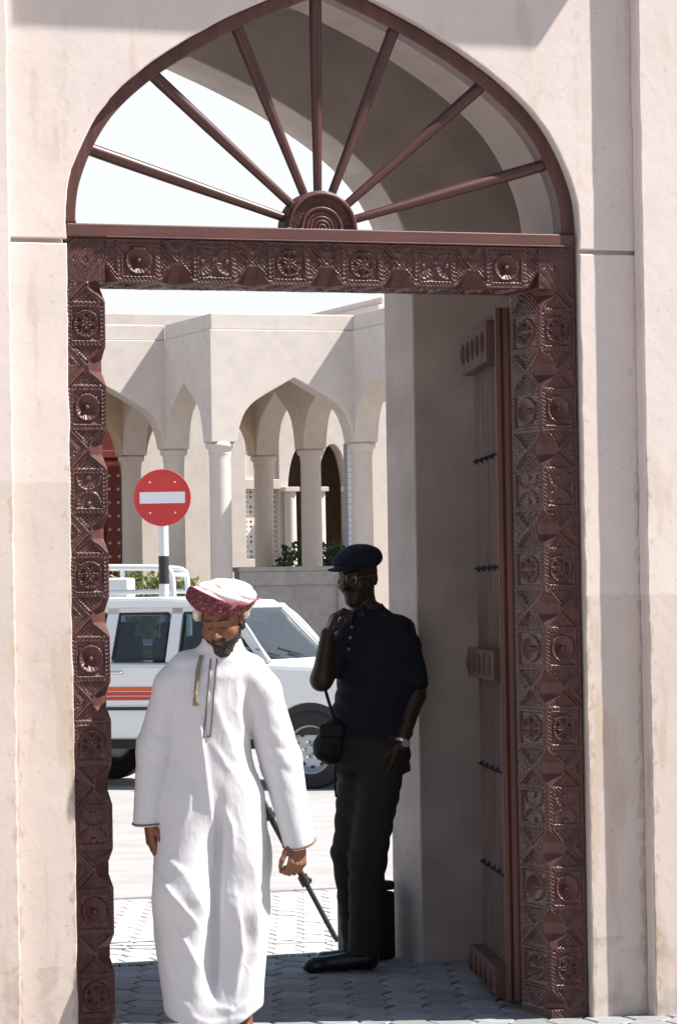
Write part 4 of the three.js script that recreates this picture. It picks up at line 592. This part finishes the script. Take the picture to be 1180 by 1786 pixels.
// ------------------------------------------------------------------ arcade building
const AX = 11.453, AZ = -35.601, SP = 2.2, YC = 3.844;
const KEEL = [[0.90, 0], [0.885, 0.10], [0.85, 0.24], [0.775, 0.42], [0.66, 0.555], [0.50, 0.665], [0.32, 0.765], [0.14, 0.865], [0, 0.94]];
function keelShape(n, y1, e = 0) {                                           // n bays of wall with keel arches, from x=0
  const c = new THREE.CatmullRomCurve3(KEEL.map(p => V(p[0], p[1], 0)), false, 'catmullrom', 0.5), h = []; for (let i = 0; i <= 24; i++) { const p = c.getPoint(i / 24); h.push([p.x, p.y]); }
  const pts = [[-e, 0]]; for (let b = 0; b < n; b++) { const m = (b + 0.5) * SP; for (const p of h) pts.push([m - p[0], p[1]]); for (const p of h.slice(0, -1).reverse()) pts.push([m + p[0], p[1]]); } pts.push([n * SP + e, 0], [n * SP + e, y1], [-e, y1]); return poly(pts);
}
{
  const B = tag(group('arcade_building'), 'cream stucco arcade of keel arches on round columns with flat parapets', 'building');
  const WT = 0.38, wallTop = 5.48 - YC;
  const wallX = (x, z, n, mat = stucco) => { const g = extr(keelShape(n, wallTop, 0.19), WT, -WT / 2, 0.012); g.translate(x, YC, z); mesh('arcade_wall', boxUV(g), mat, B); };
  const wallZ = (x, z, n, mat = stucco) => { const g = extr(keelShape(n, wallTop), WT - 0.006, -WT / 2 + 0.003, 0.012); g.rotateY(Math.PI / 2); g.translate(x, YC + 0.003, z); mesh('arcade_wall', boxUV(g), mat, B); }; // runs from z towards -z
  const capi = [[0, 3.85], [0.205, 3.85], [0.21, 3.80], [0.205, 3.77], [0.165, 3.73], [0.16, 3.70], [0.172, 3.685], [0.16, 3.67], [0.155, 3.6], [0.165, 0.6], [0.2, 0.5], [0.2, -0.18], [0, -0.18]].reverse().map(p => new THREE.Vector2(...p)); const colG = boxUV(new THREE.LatheGeometry(capi, 28)); const column = (x, z, m = stucco) => { const c = mesh('column', colG, m, B); c.position.set(x, 0, z); };
  const abac = new THREE.BoxGeometry(0.40, 0.04, 0.40);
  // rows: face A-B, recessed face to its left, returns, inner rows
  wallX(AX, AZ, 1); wallX(AX - 3 * SP, AZ - SP, 3); wallZ(AX, AZ, 2); wallZ(AX + SP, AZ + SP, 3); wallX(AX + SP, AZ + SP, 2); wallX(AX, AZ - 2 * SP, 1, stuccoShade); wallX(AX - 3 * SP, AZ - 2 * SP, 3, stuccoShade); wallZ(AX - SP, AZ - SP, 1, stuccoShade);
  for (const [i, k] of [[0, 0], [0, 1], [0, 2], [1, 0], [1, 1], [1, 2], [1, -1], [2, -1], [3, -1], [-1, 1], [-2, 1], [-3, 1], [-1, 2], [-2, 2], [-3, 2]]) column(AX + i * SP, AZ - k * SP);
  const roofs = [[AX - 0.15, AX + SP + 0.15, AZ - 2 * SP - 0.15, AZ + 0.15], [AX - 3 * SP, AX - 0.16, AZ - 2 * SP - 0.15, AZ - SP + 0.15], [AX + SP + 0.16, AX + 3 * SP, AZ - 2 * SP, AZ + SP + 0.15]]; for (const [x0, x1, z0, z1] of roofs) mesh('roof_slab', box(x0, x1, 5.0, 5.30, z0, z1), stuccoShade, B);
  const par = (x0, x1, z0, z1) => mesh('parapet', box(x0, x1, 5.484, 5.714, z0, z1, 0.015), stucco, B); const q = 0.165;
  par(AX - q, AX + SP + q, AZ - q, AZ + q); par(AX - 3 * SP, AX - q - 0.002, AZ - SP - q, AZ - SP + q); par(AX - q, AX + q, AZ - SP + q, AZ - q - 0.002); par(AX + SP - q, AX + SP + q, AZ + q + 0.002, AZ + SP + q); par(AX + SP + q + 0.002, AX + 3 * SP, AZ + SP - q, AZ + SP + q);
  mesh('upper_storey', box(AX + SP + 0.72, AX + 3 * SP, 5.3, 5.99, AZ - 2 * SP, AZ - 1.1, 0.02), stucco, B); mesh('upper_storey', box(AX + SP + 0.82, AX + 3 * SP, 5.992, 6.12, AZ - 2 * SP, AZ - 1.2, 0.02), stucco, B);
  // low wall between the front columns with a sunk panel
  const grey = std({ map: mottled([0.36, 0.34, 0.33], 0.12, 9, 256), roughness: 0.95 }); const lx0 = AX + 0.24, lx1 = AX + SP - 0.24, lz = AZ + 0.06;
  const frame = poly([[lx0, -0.18], [lx1, -0.18], [lx1, 1.96], [lx0, 1.96]]); frame.holes.push(new THREE.Path([[lx0 + 0.2, 0.25], [lx0 + 0.2, 1.76], [lx1 - 0.2, 1.76], [lx1 - 0.2, 0.25]].map(p => new THREE.Vector2(...p)))); mesh('low_wall', extr(frame, 0.05, lz, 0.006), grey, B); mesh('low_wall_core', box(lx0, lx1, -0.18, 1.96, lz - 0.2, lz - 0.001), grey, B); mesh('coping', box(lx0 - 0.02, lx1 + 0.02, 1.962, 2.03, lz - 0.22, lz + 0.07, 0.01), grey, B); mesh('low_wall_core', box(AX - 2.0, AX - 0.24, -0.18, 1.9, AZ - 1.2, AZ - 1.0), grey, B); 
}
// ------------------------------------------------------------------ building behind the arcade
{
  const z = -43.65; const B = tag(group('courtyard_building'), 'pale courtyard facade with pointed openings and a pierced screen, seen through the arcade', 'building');
  const pt = (m, hw, ys, ya) => { const o = []; for (let i = 0; i <= 14; i++) { const t = i / 14; o.push([m - hw * Math.cos(t * Math.PI / 2) ** 0.9, ys + (ya - ys) * Math.sin(t * Math.PI / 2) ** 1.25]); } return [...o, ...o.slice(0, -1).reverse().map(p => [2 * m - p[0], p[1]])]; };
  const S = poly([[8, -0.18], [15.36, -0.18], ...pt(15.62, 0.26, 3.45, 4.16), [15.88, -0.18], [15.90, -0.18], ...pt(16.18, 0.27, 3.45, 4.2), [16.45, -0.18], [24, -0.18], [24, 6.4], [8, 6.4]]);
  const sw = (x0, x1, y0, y1) => new THREE.Path([[x0, y0], [x0, y1], [x1, y1], [x1, y0]].map(p => new THREE.Vector2(...p)));
  S.holes.push(sw(14.60, 15.20, 2.24, 3.43), sw(14.60, 15.20, 3.60, 4.22));
  mesh('facade_wall', extr(S, 0.35, z - 0.35, 0.008), stucco, B); { const R = poly([[13, -0.18], [20, -0.18], [20, 6], [13, 6]]); R.holes.push(sw(16.08, 16.27, 0.2, 2.95)); mesh('rear_wall', extr(R, 0.2, z - 3.2), stuccoShade, B); mesh('back_room', merge([box(15.2, 17.2, -0.18, 4, z - 5.2, z - 5), box(15.0, 15.2, -0.18, 4, z - 5, z - 3.21), box(17.0, 17.2, -0.18, 4, z - 5, z - 3.21), box(15.0, 17.2, 4.001, 4.2, z - 5.2, z - 3.21)]), stuccoShade, B); for (const x of [12.8, 20.01]) mesh('end_wall', box(x, x + 0.19, -0.18, 6, z - 3.2, z - 0.36), stuccoShade, B); } mesh('panel_back', box(14.55, 15.25, 3.55, 4.27, z - 0.33, z - 0.06), stucco, B); mesh('ceiling', box(13, 20, 5.0, 5.2, z - 3, z - 0.36), stuccoShade, B);
  const sc = poly([[14.602, 2.242], [15.198, 2.242], [15.198, 3.428], [14.602, 3.428]]); const nx = 7, ny = 14; for (let i = 0; i < nx; i++) for (let j = 0; j < ny; j++) { if (j % 3 === 2 && i % 2) continue; const cx = 14.602 + 0.596 * (i + 0.5) / nx, cy = 2.242 + 1.186 * (j + 0.5) / ny, a = 0.026; sc.holes.push(new THREE.Path([[cx - a, cy], [cx, cy + a * 1.1], [cx + a, cy], [cx, cy - a * 1.1]].map(p => new THREE.Vector2(...p)))); } mesh('pierced_screen', extr(sc, 0.06, z - 0.2), std({ color: col(0.72, 0.7, 0.68), roughness: 0.9 }), B);
  for (const x of [15.36, 15.89, 16.46]) mesh('column', merge([bar(V(x, -0.18, z + 0.1), V(x, 3.38, z + 0.1), 0.11, 0.1, 20), box(x - 0.13, x + 0.13, 3.38, 3.46, z - 0.03, z + 0.23, 0.01)]), stucco, B);
  mesh('door_frame', merge([box(16.04, 16.08, 0.2, 2.95, z - 2.998, z - 2.95), box(16.27, 16.31, 0.2, 2.95, z - 2.998, z - 2.95), box(16.04, 16.31, 2.951, 3.0, z - 2.998, z - 2.95)]), stucco, B);
  for (const y of [5.2]) mesh('cornice', box(8, 24, y, y + 0.12, z + 0.002, z + 0.08, 0.01), stucco, B);
  // pale tiled pier beside the right-hand front column
  const tp = mesh('tiled_pier', box(13.93, 14.05, -0.18, 3.9, -37.1, -36.95), std({ color: col(0.35, 0.4, 0.5), roughness: 0.7 }), B); for (let j = 0; j < 38; j++) mesh('tile', box(13.934, 14.046, 0.2 + j * 0.096, 0.2 + j * 0.096 + 0.086, -36.949, -36.94), std({ color: col(0.66, 0.72, 0.82), roughness: 0.35 }), tp);
  // red studded door at the end of the left aisle
  const D = tag(group('studded_door', [11.42, -0.18, -40.72]), 'tall dark red door with rows of pale studs under the arcade', 'door'), red = std({ map: mottled([0.15, 0.022, 0.016], 0.3, 9, 128), roughness: 0.5 });
  mesh('frame', box(-1.2, 0.115, 0, 5.1, -0.12, -0.02), red, D); for (let i = 0; i < 4; i++) { const x = -1.06 + i * 0.29; mesh('panel', box(x, x + 0.25, 0.1, 4.0, -0.018, 0.03, 0.01), red, D); } mesh('rail', box(-1.15, 0.11, 4.02, 4.14, -0.018, 0.05, 0.01), red, D); mesh('rail', box(-1.15, 0.11, 4.72, 4.82, -0.018, 0.05, 0.01), red, D);
  for (let i = 0; i < 8; i++) for (let j = 0; j < 17; j++) mesh('stud', new THREE.SphereGeometry(0.028, 8, 6).translate(-1.0 + i * 0.145, 0.3 + j * 0.215, 0.035), std({ color: col(0.55, 0.5, 0.42), metalness: 0.5, roughness: 0.35 }), D);
}
// ------------------------------------------------------------------ planting
function leafMass(n, inside, size, cols, seed) {                       // many small folded leaves spread through a volume
  const r = rngOf(seed), pos = [], c = []; let k = 0;
  while (k < n) {
    const p = inside(r); if (!p) continue; k++;
    const s = size * (0.6 + 0.8 * r()), q = new THREE.Quaternion().setFromEuler(new THREE.Euler(r() * 6.28, r() * 6.28, r() * 6.28)); const pt = (x, y, z) => V(x * s, y * s, z * s).applyQuaternion(q).add(p);
    const A = pt(0, -1, 0), Bq = pt(0.45, 0, 0.12), Cq = pt(0, 1, 0), Dq = pt(-0.45, 0, 0.12); for (const v of [A, Bq, Cq, A, Cq, Dq]) pos.push(v.x, v.y, v.z); const cc = cols[Math.floor(r() * cols.length)], f = 0.8 + 0.4 * r(); for (let i = 0; i < 6; i++) c.push(cc[0] * f, cc[1] * f, cc[2] * f);
  }
  const g = new THREE.BufferGeometry(); g.setAttribute('position', new THREE.Float32BufferAttribute(pos, 3)); g.setAttribute('color', new THREE.Float32BufferAttribute(c, 3)); g.computeVertexNormals(); return g;
}
const leafMat = new THREE.MeshPhysicalMaterial({ vertexColors: true, roughness: 0.7, transmission: 0.3, thickness: 0, side: THREE.DoubleSide });
const bark = std({ color: col(0.09, 0.07, 0.05), roughness: 1 });
function bush(name, label, at, rx, ry, rz, n, size, cols, seed) {
  const g = tag(group(name, at), label, name.includes('hedge') ? 'hedge' : 'shrub');
  mesh('foliage', leafMass(n, r => { const x = r() * 2 - 1, y = r() * 2 - 1, z = r() * 2 - 1; const e = Math.pow(Math.abs(x), 4) + Math.pow(Math.abs(y), 4) + Math.pow(Math.abs(z), 4); if (e > 1 + 0.5 * noise(x * 4 + seed, y * 4, z * 4) || e < 0.12) return null; return V(x * rx, ry + y * ry, z * rz); }, size, cols, seed), leafMat, g);
  for (let i = 0; i < 4; i++) mesh('stem', bar(V((i - 1.5) * rx * 0.45, 0, 0), V((i - 1.5) * rx * 0.5, ry * 1.5, (i % 2 - 0.5) * rz * 0.6), 0.03, 0.012, 8), bark, g);
}
bush('hedge', 'clipped yellow green hedge behind the pickup rack', [7.3, -0.2, -28.6], 1.9, 1.08, 0.5, 9000, 0.055, [[0.24, 0.27, 0.06], [0.16, 0.22, 0.05], [0.30, 0.29, 0.08], [0.09, 0.15, 0.03]], 5);
bush('flowering_shrub', 'dark green leafy shrub inside the arcade', [14.25, -0.2, -39.2], 0.75, 1.32, 0.5, 5000, 0.06, [[0.03, 0.09, 0.04], [0.045, 0.12, 0.05], [0.02, 0.065, 0.03]], 9);

// ------------------------------------------------------------------ added house, unseen behind the camera, put there to block low sky light
{
  const B = tag(group('added_house', [0, 0, 17]), 'added unseen two storey house that blocks low sky light opposite the gate', 'building'); const S = poly([[-26, -0.02], [26, -0.02], [26, 7.6], [-26, 7.6]]); const wins = [];
  for (let i = -6; i <= 6; i++) for (const y of [1.2, 4.8]) { const x = i * 3.8; S.holes.push(new THREE.Path([[x - 0.6, y], [x - 0.6, y + 1.8], [x + 0.6, y + 1.8], [x + 0.6, y]].map(p => new THREE.Vector2(...p)))); wins.push([x, y]); }
  mesh('wall', extr(S, 0.4, 0), stucco, B); mesh('rear_wall', box(-26, 26, -0.02, 7.6, 8, 8.3), stucco, B); mesh('roof', box(-26, 26, 7.2, 7.5, 0.41, 7.99), stucco, B); mesh('cornice', box(-26.1, 26.1, 7.601, 7.8, -0.15, 0.5, 0.02), stucco, B);
  for (const [x, y] of wins) { const w = mesh('window', box(x - 0.6, x + 0.6, y, y + 1.8, 0.2, 0.22), std({ color: col(0.04, 0.05, 0.06), roughness: 0.1 }), B); mesh('window_frame', merge([box(x - 0.6, x + 0.6, y, y + 0.08, 0.14, 0.195), box(x - 0.6, x + 0.6, y + 1.72, y + 1.8, 0.14, 0.195), box(x - 0.04, x + 0.04, y + 0.081, y + 1.719, 0.14, 0.195)]), woodTurned, w); }
}
renderer.render(scene, camera);
